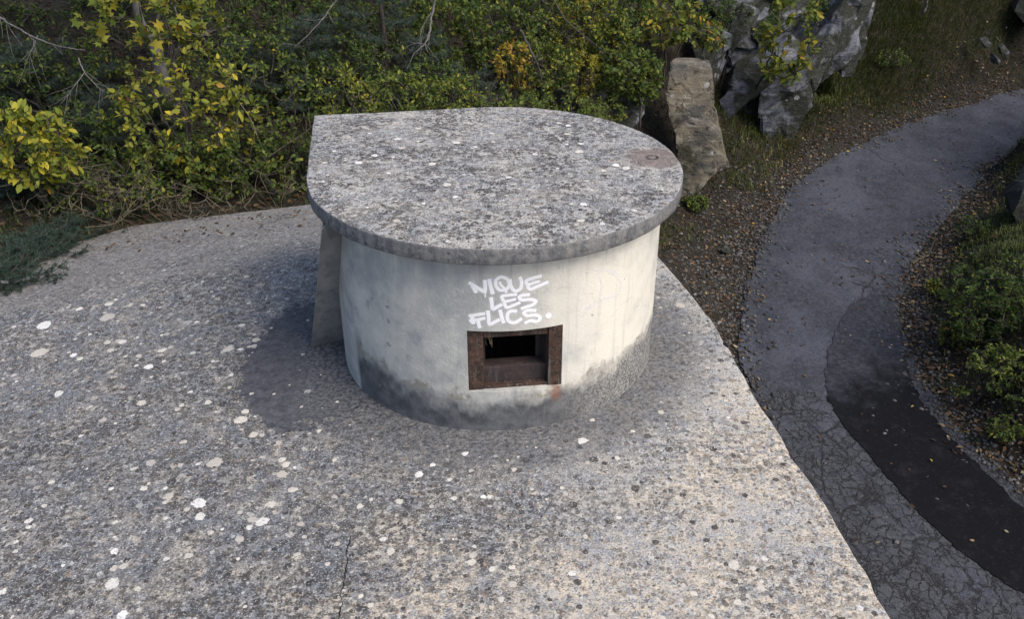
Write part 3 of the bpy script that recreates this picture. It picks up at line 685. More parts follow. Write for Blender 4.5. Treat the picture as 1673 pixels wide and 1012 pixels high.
for k in range(90):
    a, rr = rg.uniform(0, 6.28), R_SLAB * .95 * math.sqrt(rg.random()); sp.append((CUP.x + rr * math.cos(a), CUP.y + rr * math.sin(a), .006 + .013 * rg.random() ** 2, float(np.clip(rg.normal(.65, .22), 0, 1))))
lo = rosettes('lichen', sp, lambda x, y: Z_TOP + .004, .0015, cap, 8)

# window: flat rusted steel frame let into the curved wall, funnel-shaped recess behind it
win = empty('window', (0, 0, 0)); win.parent = tower
am = (a0 + a1) / 2; half = (a1 - a0) / 2
nrm = Vector((math.cos(am), math.sin(am), 0)); tan = Vector((-math.sin(am), math.cos(am), 0)); up = Vector((0, 0, 1))
W2 = R_WALL * math.sin(half) - .003; D0 = R_WALL * math.cos(half) - .004
def wp(s, z, d): return nrm * (D0 - d) + tan * s + up * z        # s across (+ = right seen from outside), z height, d depth inwards
def plate(name, s0, s1, z0, z1, d0, d1, mat, parent=win, skew=None, bev=.003):
    bm = bmesh.new(); vs = []
    for (s, z, d) in ((s0, z0, d0), (s1, z0, d0), (s1, z1, d0), (s0, z1, d0), (s0, z0, d1), (s1, z0, d1), (s1, z1, d1), (s0, z1, d1)):
        if skew: s, z, d = skew(s, z, d)
        vs.append(bm.verts.new(wp(s, z, d)))
    for f in ((0, 1, 2, 3), (7, 6, 5, 4), (0, 4, 5, 1), (1, 5, 6, 2), (2, 6, 7, 3), (3, 7, 4, 0)): bm.faces.new([vs[k] for k in f])
    bmesh.ops.bevel(bm, geom=bm.edges[:], offset=bev, segments=1, affect='EDGES')
    return link(name, bm_mesh(bm, name), mat, parent)
hw = wz1 - wz0; wl = .165 * 2 * W2; wr = .145 * 2 * W2; zt = wz1 - .155 * hw; zb = wz0 + .05 * hw
plate('jamb', -W2, -W2 + wl, wz0 + .002, wz1 - .002, .0, .05, M['rust'])
plate('jamb', W2 - wr, W2, wz0 + .002, wz1 - .002, -.004, .05, M['rust'])
plate('lintel', -W2 + wl + .001, W2 - wr - .001, zt, wz1 - .002, .008, .05, M['rust'])
plate('sill', -W2 + wl + .001, W2 - wr - .001, wz0 + .002, zb, .004, .05, M['rust'])
DB = .30
fun = lambda s, z, d: (s * (1 - .22 * max(d - .05, 0) / (DB - .05)), z, d)
si, so = -W2 + wl + .003, W2 - wr - .003
DB = .17; zp = wz0 + .30 * hw
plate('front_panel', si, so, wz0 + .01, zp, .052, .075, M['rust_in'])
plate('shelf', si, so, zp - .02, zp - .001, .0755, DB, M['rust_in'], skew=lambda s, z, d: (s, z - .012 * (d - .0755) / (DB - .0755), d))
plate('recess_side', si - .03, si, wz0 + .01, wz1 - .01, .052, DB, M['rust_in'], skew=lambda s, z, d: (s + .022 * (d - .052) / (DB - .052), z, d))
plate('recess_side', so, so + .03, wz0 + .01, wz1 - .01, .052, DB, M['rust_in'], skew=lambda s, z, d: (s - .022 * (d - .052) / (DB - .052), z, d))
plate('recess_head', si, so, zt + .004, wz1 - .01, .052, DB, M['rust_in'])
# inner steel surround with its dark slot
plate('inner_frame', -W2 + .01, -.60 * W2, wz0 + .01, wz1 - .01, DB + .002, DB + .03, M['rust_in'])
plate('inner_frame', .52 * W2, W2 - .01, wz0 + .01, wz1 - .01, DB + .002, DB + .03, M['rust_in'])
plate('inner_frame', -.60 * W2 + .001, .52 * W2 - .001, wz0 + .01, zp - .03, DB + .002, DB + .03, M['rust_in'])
def bolt(s, z, d, r=.007):
    bm = bmesh.new(); bmesh.ops.create_cone(bm, cap_ends=True, segments=8, radius1=r, radius2=r * .7, depth=.008)
    Mx = Matrix((tan, up, nrm)).transposed().to_4x4(); Mx.translation = wp(s, z, d - .003); bm.transform(Mx); return link('bolt', bm_mesh(bm, 'bolt'), M['rust'], win)
bolt(-W2 + .028, wz1 - .03, 0); bolt(W2 - .03, wz1 - .03, -.004); bolt(-W2 + .028, wz0 + .03, 0); bolt(W2 - .03, wz0 + .03, -.004)
# a dry wisp hanging in the opening
def wisp(parent):
    V, Fc = [], []; rg = np.random.default_rng(3)
    for k in range(7):
        s, z, d = si + .03 + rg.normal(0, .006), zt - .002, .06 + rg.normal(0, .01); pr = None
        for j in range(6):
            p = wp(s, z, d); b = len(V); V += [p, p + tan * .0022]
            if pr is not None: Fc.append([pr, pr + 1, b + 1, b])
            pr = b; s += rg.normal(.004, .004); z -= .014 + .006 * rg.random(); d += rg.normal(0, .003)
    return link('dry_stalks', mesh_np('dry_stalks', V, Fc), M['twig'], parent)
wisp(win)

# sprayed lettering: strokes lying on the curved plaster
def spray_mat(name, alpha):
    t = MT(name); a = t.attr('cover'); n = t.noise(t.obj(), 60, 3, .6)
    t.done((.82, .82, .86), .55)
    tr = t.n.new('ShaderNodeBsdfTransparent'); mx = t.n.new('ShaderNodeMixShader')
    f = t.math('MULTIPLY', t.mr(t.math('ADD', a, t.math('MULTIPLY', t.math('SUBTRACT', n, .5), .5)), .15, .75), alpha)
    t.L(f, mx.inputs[0]); t.L(tr.outputs[0], mx.inputs[1]); t.L(t.b.outputs[0], mx.inputs[2]); t.L(mx.outputs[0], t.n['Material Output'].inputs['Surface']); return t.m
M['spray'] = spray_mat('white_spray', .93); M['spray_faint'] = spray_mat('faded_spray', .30)
def strokes(name, lines, width, mat, lift, parent):
    V, Fc, cov = [], [], []
    for line, wf in lines:
        P3 = [on_cyl(x, y, R_WALL + lift) for x, y in line]
        q = np.array([(math.atan2(p.y, p.x) * R_WALL, p.z) for p in P3])
        if len(q) > 2 or len(line) == 2: q = resample([tuple(k) for k in q], max(6, 7 * (len(q) - 1)))
        d = np.gradient(q, axis=0); d /= (np.hypot(*d.T)[:, None] + 1e-9); nn = np.c_[-d[:, 1], d[:, 0]]
        hw_ = width * wf / 2
        ext = [(q[0] - d[0] * hw_ * .8, d[0], nn[0], .25)] + [(q[i], d[i], nn[i], 1) for i in range(len(q))] + [(q[-1] + d[-1] * hw_ * .8, d[-1], nn[-1], .25)]
        b0 = len(V)
        for p, dd, n_, f in ext:
            for s, c in ((-1.12, 0), (-.88, 1), (0, 1), (.88, 1), (1.12, 0)):
                w = hw_ * s * (1 if f == 1 else .55); aa, z = p[0] + n_[0] * w, p[1] + n_[1] * w
                r_ = R_WALL + lift; V.append((r_ * math.cos(aa / R_WALL), r_ * math.sin(aa / R_WALL), z)); cov.append(c if f == 1 else 0)
        for i in range(len(ext) - 1):
            for k in range(4): a = b0 + i * 5 + k; Fc.append([a, a + 1, a + 6, a + 5])
        lift += .000012
    return link(name, mesh_np(name, V, Fc, attrs={'cover': cov}), mat, parent)
def cv(pts): return [(740 + x / 4.6, 440 + y / 4.6) for x, y in pts]
letters = [
    ('N', [(cv([(122, 106), (140, 112), (158, 145), (174, 174)]), 1), (cv([(140, 112), (190, 145), (240, 172)]), 1), (cv([(240, 172), (242, 130), (240, 86)]), 1), (cv([(243, 175), (243, 214)]), .3)]),
    ('I', [(cv([(272, 78), (284, 130), (298, 184)]), 1.05)]),
    ('Q', [(cv([(350, 62), (322, 88), (326, 130), (356, 158), (400, 152), (424, 116), (410, 78), (376, 60), (350, 62)]), .95), (cv([(352, 96), (358, 118), (382, 140), (402, 176)]), .7)]),
    ('U', [(cv([(428, 78), (436, 128), (466, 164), (506, 148), (516, 104), (504, 60)]), .95)]),
    ('E', [(cv([(664, 50), (606, 66), (552, 88), (560, 116), (578, 150), (640, 128), (714, 96)]), .95), (cv([(564, 118), (606, 104), (650, 92)]), .8)]),
    ('L', [(cv([(286, 216), (292, 258), (300, 300), (334, 284), (366, 266)]), 1)]),
    ('E', [(cv([(478, 190), (420, 196), (368, 206), (384, 246), (402, 288), (450, 274), (502, 252)]), .9), (cv([(386, 246), (428, 236), (470, 226)]), .8)]),
    ('S', [(cv([(574, 192), (524, 196), (498, 212), (520, 232), (580, 228), (622, 240), (600, 268), (552, 284), (514, 298)]), .95)]),
    ('F', [(cv([(122, 352), (180, 344), (238, 334)]), .9), (cv([(142, 352), (148, 380), (152, 408)]), 1.2), (cv([(126, 392), (180, 382), (240, 368)]), .9), (cv([(188, 386), (194, 414), (200, 440)]), 1)]),
    ('L', [(cv([(262, 316), (268, 366), (274, 414), (312, 398), (348, 380)]), 1)]),
    ('I', [(cv([(354, 310), (366, 358), (380, 404)]), 1)]),
    ('C', [(cv([(478, 316), (430, 318), (408, 350), (420, 392), (464, 402), (514, 374)]), 1)]),
    ('S', [(cv([(622, 312), (566, 310), (532, 330), (560, 350), (622, 346), (656, 366), (630, 394), (584, 388), (540, 406)]), .95)]),
    ('dot', [(cv([(712, 342), (724, 342), (728, 350), (722, 357), (712, 355), (708, 348), (712, 342)]), 1.05)]),
]
graf = empty('graffiti', (0, 0, 0)); graf.parent = tower; tag(graf, 'white sprayed capitals in three lines above the window')
lf_ = .0007
M['spray_mist'] = spray_mat('spray_mist', .20)
strokes('overspray', [(l, w) for nm, ls in letters for l, w in ls], .044, M['spray_mist'], .0004, graf)
for nm, ls in letters:
    strokes('letter' if nm != 'dot' else 'full_stop', ls, .0235, M['spray'], lf_, graf); lf_ += .0001
cw = lambda pts: [(720 + x / 3.37, 420 + y / 3.37) for x, y in pts]
strokes('faded_tag', [(cw([(845, 68), (905, 72), (960, 90), (992, 150), (962, 215), (880, 235)]), 1.3), (cw([(872, 90), (884, 150), (880, 235)]), 1.0), (cw([(780, 315), (810, 285), (850, 262)]), 1.8)], .02, M['spray_faint'], .0006, tower)

# ------------------------------------------------------------------ rocks
def evaluated(o):
    dg = bpy.context.evaluated_depsgraph_get(); dg.update()
    return bpy.data.meshes.new_from_object(o.evaluated_get(dg))
def rock(name, px, y, thick, mat, label, cat='rock', group=None, push=(.15, 1, .1), voxel=.055, amp=.10, ratio=.05, freq=1.6, seed=0, sink=.35, bulge=.12, facet=.5, parent=None):
    """outline measured on the photograph, given its own distance and depth, then weathered"""
    rg = random.Random(seed)
    P = [at_y(X, Y, y) for X, Y in px]
    lo = min(range(len(P)), key=lambda k: P[k].z)
    ctr = sum(P, Vector()) / len(P)
    # lean the face: the foot lies nearer to the camera than the head
    zmin, zmax = min(p.z for p in P), max(p.z for p in P)
    lean = thick * .35
    dirs = []
    front = []
    for (X, Y), p in zip(px, P):
        k = (p.z - zmin) / max(zmax - zmin, .01); front.append(at_y(X, Y, y - lean * (1 - k) + rg.uniform(-.06, .06)))
    for k, p in enumerate(front):
        if (p.z - zmin) < .12 * (zmax - zmin): p.z -= sink
    pd = Vector(push).normalized() * thick
    backp = [ctr + (p - ctr) * rg.uniform(.78, .98) + pd * rg.uniform(.8, 1.15) for p in front]
    bm = bmesh.new(); vf = [bm.verts.new(p) for p in front]; vb = [bm.verts.new(p) for p in backp]
    c0 = sum(front, Vector()) / len(front); cf = bm.verts.new(c0 + Vector((rg.uniform(-.1, .1), -bulge * thick * 1.5, rg.uniform(-.1, .2)))); cb = bm.verts.new(sum(backp, Vector()) / len(backp))
    n = len(vf)
    for k in range(n):
        bm.faces.new((vf[k], vf[(k + 1) % n], cf)); bm.faces.new((vb[(k + 1) % n], vb[k], cb)); bm.faces.new((vf[(k + 1) % n], vf[k], vb[k], vb[(k + 1) % n]))
    base = Vector((ctr.x, ctr.y, zmin)); bm.transform(Matrix.Translation(-base))
    tmp = link('tmp_rock', bm_mesh(bm, 'tmp')); md = tmp.modifiers.new('r', 'REMESH'); md.mode = 'VOXEL'; md.voxel_size = voxel
    me = evaluated(tmp); old = tmp.data; bpy.data.objects.remove(tmp); bpy.data.meshes.remove(old)
    N = len(me.vertices); co = np.empty(N * 3, np.float32); no = np.empty(N * 3, np.float32); me.vertices.foreach_get('co', co); me.vertices.foreach_get('normal', no)
    co = co.reshape(-1, 3); no = no.reshape(-1, 3); off = Vector((seed * 3.7, seed * 1.3, seed * 2.1)); disp = np.empty(N)
    bed = Vector((.66, -.30, -.69)).normalized(); jn = Vector((.60, .55, .58)).normalized()
    for i in range(N):
        v = Vector(co[i]); q = v * freq + off
        s1 = v.dot(bed) * 2.6 + .35 * mnoise.noise(q * .8) + seed; s2 = v.dot(jn) * 1.5 + .5 * mnoise.noise(q * .7 + Vector((5, 5, 5))) + .37 * math.floor(s1)
        f1 = s1 - math.floor(s1); f2 = s2 - math.floor(s2)
        h1 = mnoise.cell(Vector((math.floor(s1) * 1.7 + .5, seed + .5, .5))); h2 = mnoise.cell(Vector((math.floor(s1) + .5, math.floor(s2) * 2.3 + .5, seed + 3.5)))
        crk = max(0, 1 - min(f1, 1 - f1) / .05) * .5 + max(0, 1 - min(f2, 1 - f2) / .035) * .3
        disp[i] = .50 * amp * (.9 * (h1 - .5) + .9 * (h2 - .5) + .30 * mnoise.fractal(q * 1.2, 1.0, 2.0, 3) + .14 * mnoise.fractal(q * 5, .8, 2.2, 3) - crk * .8)
    co += no * disp[:, None].astype(np.float32)
    me.vertices.foreach_set('co', co.ravel()); me.update()
    tmp = link('tmp_rock', me); md = tmp.modifiers.new('d', 'DECIMATE'); md.ratio = ratio; me2 = evaluated(tmp); bpy.data.objects.remove(tmp); bpy.data.meshes.remove(me); me = me2
    me.polygons.foreach_set('use_smooth', np.zeros(len(me.polygons), bool))
    o = link(name, me, mat, parent)
    if parent is None: o.location = base; tag(o, label, cat, group)
    else: o.location = base - parent.location; tag(o, label)
    return o
GR = 'rocks of the outcrop behind the tower'
st = empty('standing_stone', at(1140, 298, .45)); tag(st, 'tall tan standing stone slab beside the tower cap, split low down', 'stone')
rock('upper_block', [(1093, 113), (1130, 108), (1166, 111), (1170, 150), (1171, 190), (1178, 215), (1150, 240), (1115, 250), (1098, 215), (1084, 165)], 16.6, .7, M['rock_tan'], 'larger upper block of the split stone', amp=.05, seed=1, parent=st, facet=.35, voxel=.045, ratio=.18)
rock('lower_block', [(1100, 212), (1128, 196), (1160, 205), (1180, 222), (1190, 255), (1196, 276), (1165, 285), (1135, 298), (1110, 296), (1103, 250)], 16.1, .55, M['rock_tan'], 'lower block of the split stone', amp=.05, seed=2, parent=st, facet=.35, voxel=.045, ratio=.18)
rock('rock', [(1120, -60), (1300, -70), (1440, -60), (1425, 10), (1405, 80), (1375, 110), (1340, 150), (1310, 190), (1262, 205), (1215, 180), (1175, 165), (1140, 120), (1118, 60)], 20.9, 2.2, M['rock'], 'broad grey rock face behind the slabs of the outcrop', group=GR, seed=23, amp=.26, voxel=.07)
rock('rock', [(1235, 150), (1262, 118), (1300, 85), (1345, 40), (1392, -30), (1405, -20), (1385, 45), (1362, 105), (1340, 150), (1322, 190), (1300, 210), (1262, 216), (1240, 205)], 19.5, 1.5, M['rock'], 'long grey slab with a straight slanting right edge above the verge', group=GR, seed=3, amp=.13)
rock('rock', [(1168, 150), (1205, 118), (1255, 105), (1330, 115), (1335, 165), (1300, 204), (1245, 212), (1205, 196), (1180, 180)], 20.0, 1.2, M['rock'], 'dark cracked foot of the rock face between the two lower slabs', group=GR, seed=24, amp=.16)
rock('rock', [(1172, 165), (1195, 120), (1240, 95), (1290, 70), (1320, 80), (1290, 125), (1262, 150), (1225, 165), (1190, 178)], 19.5, 1.0, M['rock'], 'lower grey rock just right of the standing stone', group=GR, seed=4, amp=.14)
rock('rock', [(1385, 45), (1402, -25), (1440, -30), (1424, 30), (1415, 75), (1395, 104), (1376, 100)], 21.0, .8, M['rock'], 'narrow grey slab at the right end of the outcrop', group=GR, seed=5, amp=.08)
rock('rock', [(1175, 60), (1200, 20), (1250, -20), (1330, -30), (1350, 10), (1320, 60), (1270, 85), (1225, 100), (1190, 110)], 20.7, 1.6, M['rock'], 'dark mossy rock face high in the middle of the outcrop', group=GR, seed=6, amp=.2, freq=1.3)
rock('rock', [(1118, 70), (1135, 50), (1170, 42), (1200, 55), (1198, 85), (1178, 110), (1150, 112), (1130, 100)], 19.2, .7, M['rock'], 'blocky grey rock directly above the standing stone', group=GR, seed=7, amp=.1)
rock('rock', [(1185, 60), (1195, 25), (1215, 5), (1240, 12), (1236, 40), (1215, 65), (1195, 72)], 19.6, .5, M['rock'], 'pale flat-faced rock near the top of the outcrop', group=GR, seed=8, amp=.05)
rock('rock', [(983, 170), (1010, 152), (1038, 146), (1054, 168), (1058, 186), (1045, 202), (1015, 205), (990, 192)], 15.0, .7, M['rock'], 'smooth grey boulder peeping over the back of the tower cap', group=GR, seed=9, amp=.06, facet=.3)
rock('rock', [(958, 130), (966, 85), (985, 68), (1000, 90), (1012, 130), (1005, 152), (980, 168), (962, 160)], 15.8, .6, M['rock'], 'pale cracked rock under yellow moss behind the tower cap', group=GR, seed=10, amp=.1)
rock('rock', [(1652, 350), (1668, 312), (1705, 280), (1760, 300), (1750, 370), (1705, 405), (1672, 398), (1655, 380)], 14.5, .8, M['rock_dark'], 'dark rock bulging from the bank right of the road', seed=11, amp=.14)
rock('rock', [(1655, 20), (1668, -10), (1720, -20), (1740, 20), (1700, 38), (1670, 34)], 24.5, .8, M['rock_dark'], 'grey rock at the top right corner of the grassy bank', seed=12, amp=.1)
GB = 'loose stones on the grassy bank'
rock('boulder', [(1597, 66), (1612, 62), (1626, 70), (1624, 80), (1608, 80)], 23.3, .35, M['rock'], 'left pale stone of the trio on the grassy bank', 'stone', GB, seed=13, amp=.05, voxel=.04, sink=.05)
rock('boulder', [(1634, 78), (1642, 74), (1650, 86), (1646, 96), (1637, 92)], 23.2, .3, M['rock'], 'right upright stone of the trio on the grassy bank', 'stone', GB, seed=14, amp=.04, voxel=.04, sink=.05)
rock('boulder', [(1618, 96), (1626, 90), (1638, 100), (1634, 108), (1620, 106)], 22.6, .3, M['rock'], 'lowest stone of the trio on the grassy bank', 'stone', GB, seed=15, amp=.04, voxel=.04, sink=.05)
rock('boulder', [(1176, 408), (1184, 402), (1196, 410), (1194, 417), (1180, 416)], at(1186, 412, .1).y, .16, M['rock'], 'lone pale stone on the gravel verge below the tower', 'stone', seed=16, amp=.02, voxel=.022, sink=.03)
rock('boulder', [(1255, 274), (1264, 268), (1277, 272), (1272, 280), (1258, 280)], at(1266, 276, .1).y, .16, M['rock'], 'small pale stone on the verge below the outcrop', 'stone', seed=17, amp=.02, voxel=.025, sink=.03)

# ------------------------------------------------------------------ plants
def leaf_shape(kind):
    if kind == 'ovate':
        V = [(0, 0, 0), (.30, -.23, .06), (.66, -.21, .03), (1.0, 0, -.10), (.66, .21, .03), (.30, .23, .06), (.32, 0, -.01), (.68, 0, -.04)]
        Fc = [(0, 1, 6), (0, 6, 5), (1, 2, 7), (1, 7, 6), (6, 7, 4), (6, 4, 5), (2, 3, 7), (7, 3, 4)]
    elif kind == 'maple':
        V = [(0, 0, 0)]; an = [(-150, .30), (-118, .62), (-85, .40), (-52, .92), (-24, .50), (0, 1.05), (24, .50), (52, .92), (85, .40), (118, .62), (150, .30)]
        for a, r in an: V.append((.25 + r * .75 * math.cos(math.radians(a)), r * .75 * math.sin(math.radians(a)), -.10 * r * r))
        Fc = [(0, k, k + 1) for k in range(1, len(an))]; V[0] = (.18, 0, .03)
    elif kind == 'oak':
        V = [(0, 0, 0), (.2, -.12, .02), (.33, -.26, 0), (.45, -.13, .02), (.6, -.28, 0), (.74, -.14, 0), (.9, -.17, -.04), (1, 0, -.1), (.9, .17, -.04), (.74, .14, 0), (.6, .28, 0), (.45, .13, .02), (.33, .26, 0), (.2, .12, .02), (.5, 0, -.02)]
        Fc = [(14, k, (k + 1) % 14) for k in range(14)]
    else:
        V = [(0, 0, 0), (.5, -.26, .05), (1, 0, -.06), (.5, .26, .05)]; Fc = [(0, 1, 2), (0, 2, 3)]
    return np.array(V, float), np.array(Fc, int)
def frames(axis, nrm):
    a = axis / (np.linalg.norm(axis, axis=1, keepdims=True) + 1e-9)
    y = np.cross(nrm, a); y /= (np.linalg.norm(y, axis=1, keepdims=True) + 1e-9); z = np.cross(a, y)
    return np.stack([a, y, z], 2)                 # columns
def leaves_mesh(name, pos, axis, nrm, size, tone, kind):
    T, Fc = leaf_shape(kind); n = len(pos); R_ = frames(axis, nrm)
    Vv = np.einsum('nij,kj->nki', R_, T) * size[:, None, None] + pos[:, None, :]
    ff = (Fc[None] + (np.arange(n) * len(T))[:, None, None]).reshape(-1, 3)
    return mesh_np(name, Vv.reshape(-1, 3), ff, smooth=False, attrs={'tone': np.repeat(tone, len(T))})
def grow(base, stems, ends, rg, step=.14, wig=.02):
    """nodes, parents: stems from the base, then every end tied to the nearest node"""
    nodes = [np.array(base, float)]; par = [-1]
    def run(i0, tgt, bow):
        p0 = nodes[i0]; L = np.linalg.norm(tgt - p0); m = max(2, int(L / step)); i = i0
        side = rg.normal(0, 1, 3) * L * .08; 
        for k in range(1, m + 1):
            f = k / m; p = p0 + (tgt - p0) * f + bow * np.array([0, 0, 1]) * L * math.sin(math.pi * f) + side * math.sin(math.pi * f) + rg.normal(0, wig, 3) * (k < m)
            nodes.append(p); par.append(i); i = len(nodes) - 1
        return i
    for s in stems: run(0, np.array(s, float), .06)
    tips = []
    ends = sorted(list(ends), key=lambda e: np.linalg.norm(e - nodes[0]))
    for e in ends:
        A = np.array(nodes); d = np.linalg.norm(A - e, axis=1) + .25 * np.linalg.norm(A - A[0], axis=1) * 0 + .35 * np.maximum(A[:, 2] - e[2], 0)
        d[0] += .3
        tips.append(run(int(np.argmin(d)), e, .05))
    return np.array(nodes), np.array(par), tips
def limbs_mesh(name, nodes, par, tips, r_tip, r_max, sides=4):
    n = len(nodes); cnt = np.zeros(n)
    for t_ in tips: cnt[t_] += 1
    for i in range(n - 1, 0, -1): cnt[par[i]] += max(cnt[i], .2) if False else cnt[i]
    rad = np.clip(r_tip * np.sqrt(np.maximum(cnt, .6)), r_tip * .8, r_max)
    idx = np.arange(1, n); p0 = nodes[par[idx]]; p1 = nodes[idx]; d = p1 - p0
    d /= (np.linalg.norm(d, axis=1, keepdims=True) + 1e-9); ref = np.where(np.abs(d[:, 2:3]) > .9, [[1., 0, 0]], [[0, 0, 1.]])
    a = np.cross(d, ref); a /= np.linalg.norm(a, axis=1, keepdims=True); b = np.cross(d, a)
    V = []
    for k in range(sides):
        th = 2 * math.pi * k / sides; o = a * math.cos(th) + b * math.sin(th)
        V.append(p0 + o * rad[par[idx]][:, None].clip(max=1.6 * rad[idx][:, None])); V.append(p1 + o * rad[idx][:, None])
    V = np.stack(V, 1); m = len(idx); q = np.arange(m)[:, None] * (2 * sides); f = []
    for k in range(sides):
        k2 = (k + 1) % sides; f.append(np.concatenate([q + 2 * k, q + 2 * k2, q + 2 * k2 + 1, q + 2 * k + 1], 1))
    return mesh_np(name, V.reshape(-1, 3), np.concatenate(f), smooth=True)
def ellipsoid_pts(n, c, r, rg, shell=.5):
    p = rg.normal(0, 1, (n, 3)); p /= np.linalg.norm(p, axis=1, keepdims=True); rad = (shell + (1 - shell) * rg.random(n)) ** .7
    p *= rad[:, None]; lump = np.array([1 + .35 * mnoise.noise(Vector(q * 1.8) + Vector((c[0], c[1], 0))) for q in p]); p *= lump[:, None]
    return p * np.array(r) + np.array(c)
def shrub(name, label, cat, px, py, y, r, n_end, per, kind, size, tone, seed, group=None, base_off=(0, .15), bark='bark', stems=4, droop=.25, r_tip=.0035, r_max=.03, as_objects=False, flat=.6, ends=None, spread=.18):
    rg = np.random.default_rng(seed); c = np.array(at_y(px, py, y))
    bx, by = c[0] + base_off[0], c[1] + base_off[1]; b = np.array([bx, by, gz(bx, by) - .05])
    e = ellipsoid_pts(n_end, c, r, rg) if ends is None else ends
    e = e[e[:, 2] > np.maximum(b[2] + .1, terrain(e[:, 0], e[:, 1]) + .05)]
    sm = [c + np.array([rg.uniform(-.5, .5) * r[0], rg.uniform(-.5, .5) * r[1], rg.uniform(.0, .7) * r[2]]) for _ in range(stems)]
    nodes, par, tips = grow(b, sm, e, rg)
    root = empty(name, Vector(b)); tag(root, label, cat, group)
    link('branches', limbs_mesh('branches', nodes - b, par, tips, r_tip, r_max), M[bark], root)
    pos, ax = [], []
    for t_ in tips:
        p1 = nodes[t_]; p0 = nodes[par[t_]]; g = par[par[t_]] if par[t_] > 0 else par[t_]; pg = nodes[max(g, 0)]
        for k in range(per):
            f = rg.random() ** .8; q = p1 + (p0 - p1) * f * 1.0 if rg.random() < .65 else p0 + (pg - p0) * rg.random()
            d = (p1 - p0); d = d / (np.linalg.norm(d) + 1e-6); s = rg.normal(0, 1, 3); s -= d * s.dot(d); s /= np.linalg.norm(s) + 1e-6
            pos.append(q + rg.normal(0, spread * .1, 3)); ax.append(d * .6 + s * .9 + np.array([0, 0, -droop]))
    pos = np.array(pos); ax = np.array(ax); n = len(pos)
    nr = np.array([0, -.25, 1.0]) * flat + rg.normal(0, .42, (n, 3)); sz = size * rg.uniform(.6, 1.2, n)
    tn = np.clip(rg.normal(tone[0], tone[1], n), 0, 1)
    if as_objects and n > 290:
        near = np.argsort(-(sz))[:290]; rest = np.setdiff1d(np.arange(n), near)
    elif as_objects: near = np.arange(n); rest = np.array([], int)
    else: near = np.array([], int); rest = np.arange(n)
    if len(rest):
        mm = M['leaf'] if not as_objects else None
        if as_objects: tn = np.clip(rg.normal(.66, .1, n), 0, 1)
        link('foliage', leaves_mesh('foliage', (pos - b)[rest], ax[rest], nr[rest], sz[rest], tn[rest], kind), M['leaf'], root, 'stuff')
    if len(near):
        T, Fc = leaf_shape(kind); lm = mesh_np('leaf', T, Fc, smooth=False); lm.materials.append(M['leaf_y']); Rm = frames(ax, nr)
        for i in near:
            o = bpy.data.objects.new('leaf', lm); C.objects.link(o); o.parent = root
            mw = Matrix([list(Rm[i][0]), list(Rm[i][1]), list(Rm[i][2])]).to_4x4(); mw = mw @ Matrix.Diagonal((sz[i], sz[i] * rg.uniform(.85, 1.15), sz[i], 1)); mw.translation = Vector(pos[i] - b); o.matrix_local = mw
    return root
YS = 'yellowing shrubs behind the roof'
shrub('yellow_shrub', 'bright yellow-green shrub at the left edge above the roof corner', 'shrub', 48, 240, 10.7, (.58, .4, .56), 150, 7, 'ovate', .12, (.6, .1), 21, YS, as_objects=True)
shrub('yellow_shrub', 'open yellow-leaved shrub with long twigs left of the tower cap', 'shrub', 300, 185, 11.8, (1.0, .6, .95), 210, 7, 'ovate', .10, (.6, .1), 22, YS, as_objects=True, stems=6)
shrub('leafy_shrub', 'half-shaded shrub with scattered green leaves touching the cap corner', 'shrub', 465, 215, 12.0, (.75, .5, 1.05), 120, 5, 'ovate', .085, (.42, .14), 23, YS, stems=6)
shrub('leafy_shrub', 'low sprig of yellow leaves by the roof edge', 'shrub', 215, 305, 10.9, (.55, .3, .22), 40, 5, 'ovate', .07, (.58, .12), 24, YS)
# bushes along the back of the cap
BB = 'bushes in a row behind the tower cap'
for k, (px, py, y, r, ne, per, tn, lab) in enumerate([
    (570, 165, 11.6, (.42, .45, .42), 120, 10, (.60, .12), 'yellow-green bush behind the square corner of the cap'),
    (655, 160, 11.9, (.50, .5, .45), 150, 11, (.52, .12), 'rounded green bush behind the left half of the cap'),
    (735, 165, 12.1, (.48, .5, .38), 140, 11, (.54, .12), 'green bush with yellow tips behind the middle of the cap'),
    (830, 182, 12.4, (.65, .5, .30), 160, 11, (.48, .12), 'low green bush behind the back rim of the cap'),
    (925, 185, 12.8, (.60, .5, .30), 150, 11, (.47, .13), 'low green bush behind the right half of the cap')]):
    shrub('bush', lab, 'bush', px, py, y, r, ne, per, 'small', .062, tn, 30 + k, BB, stems=5)
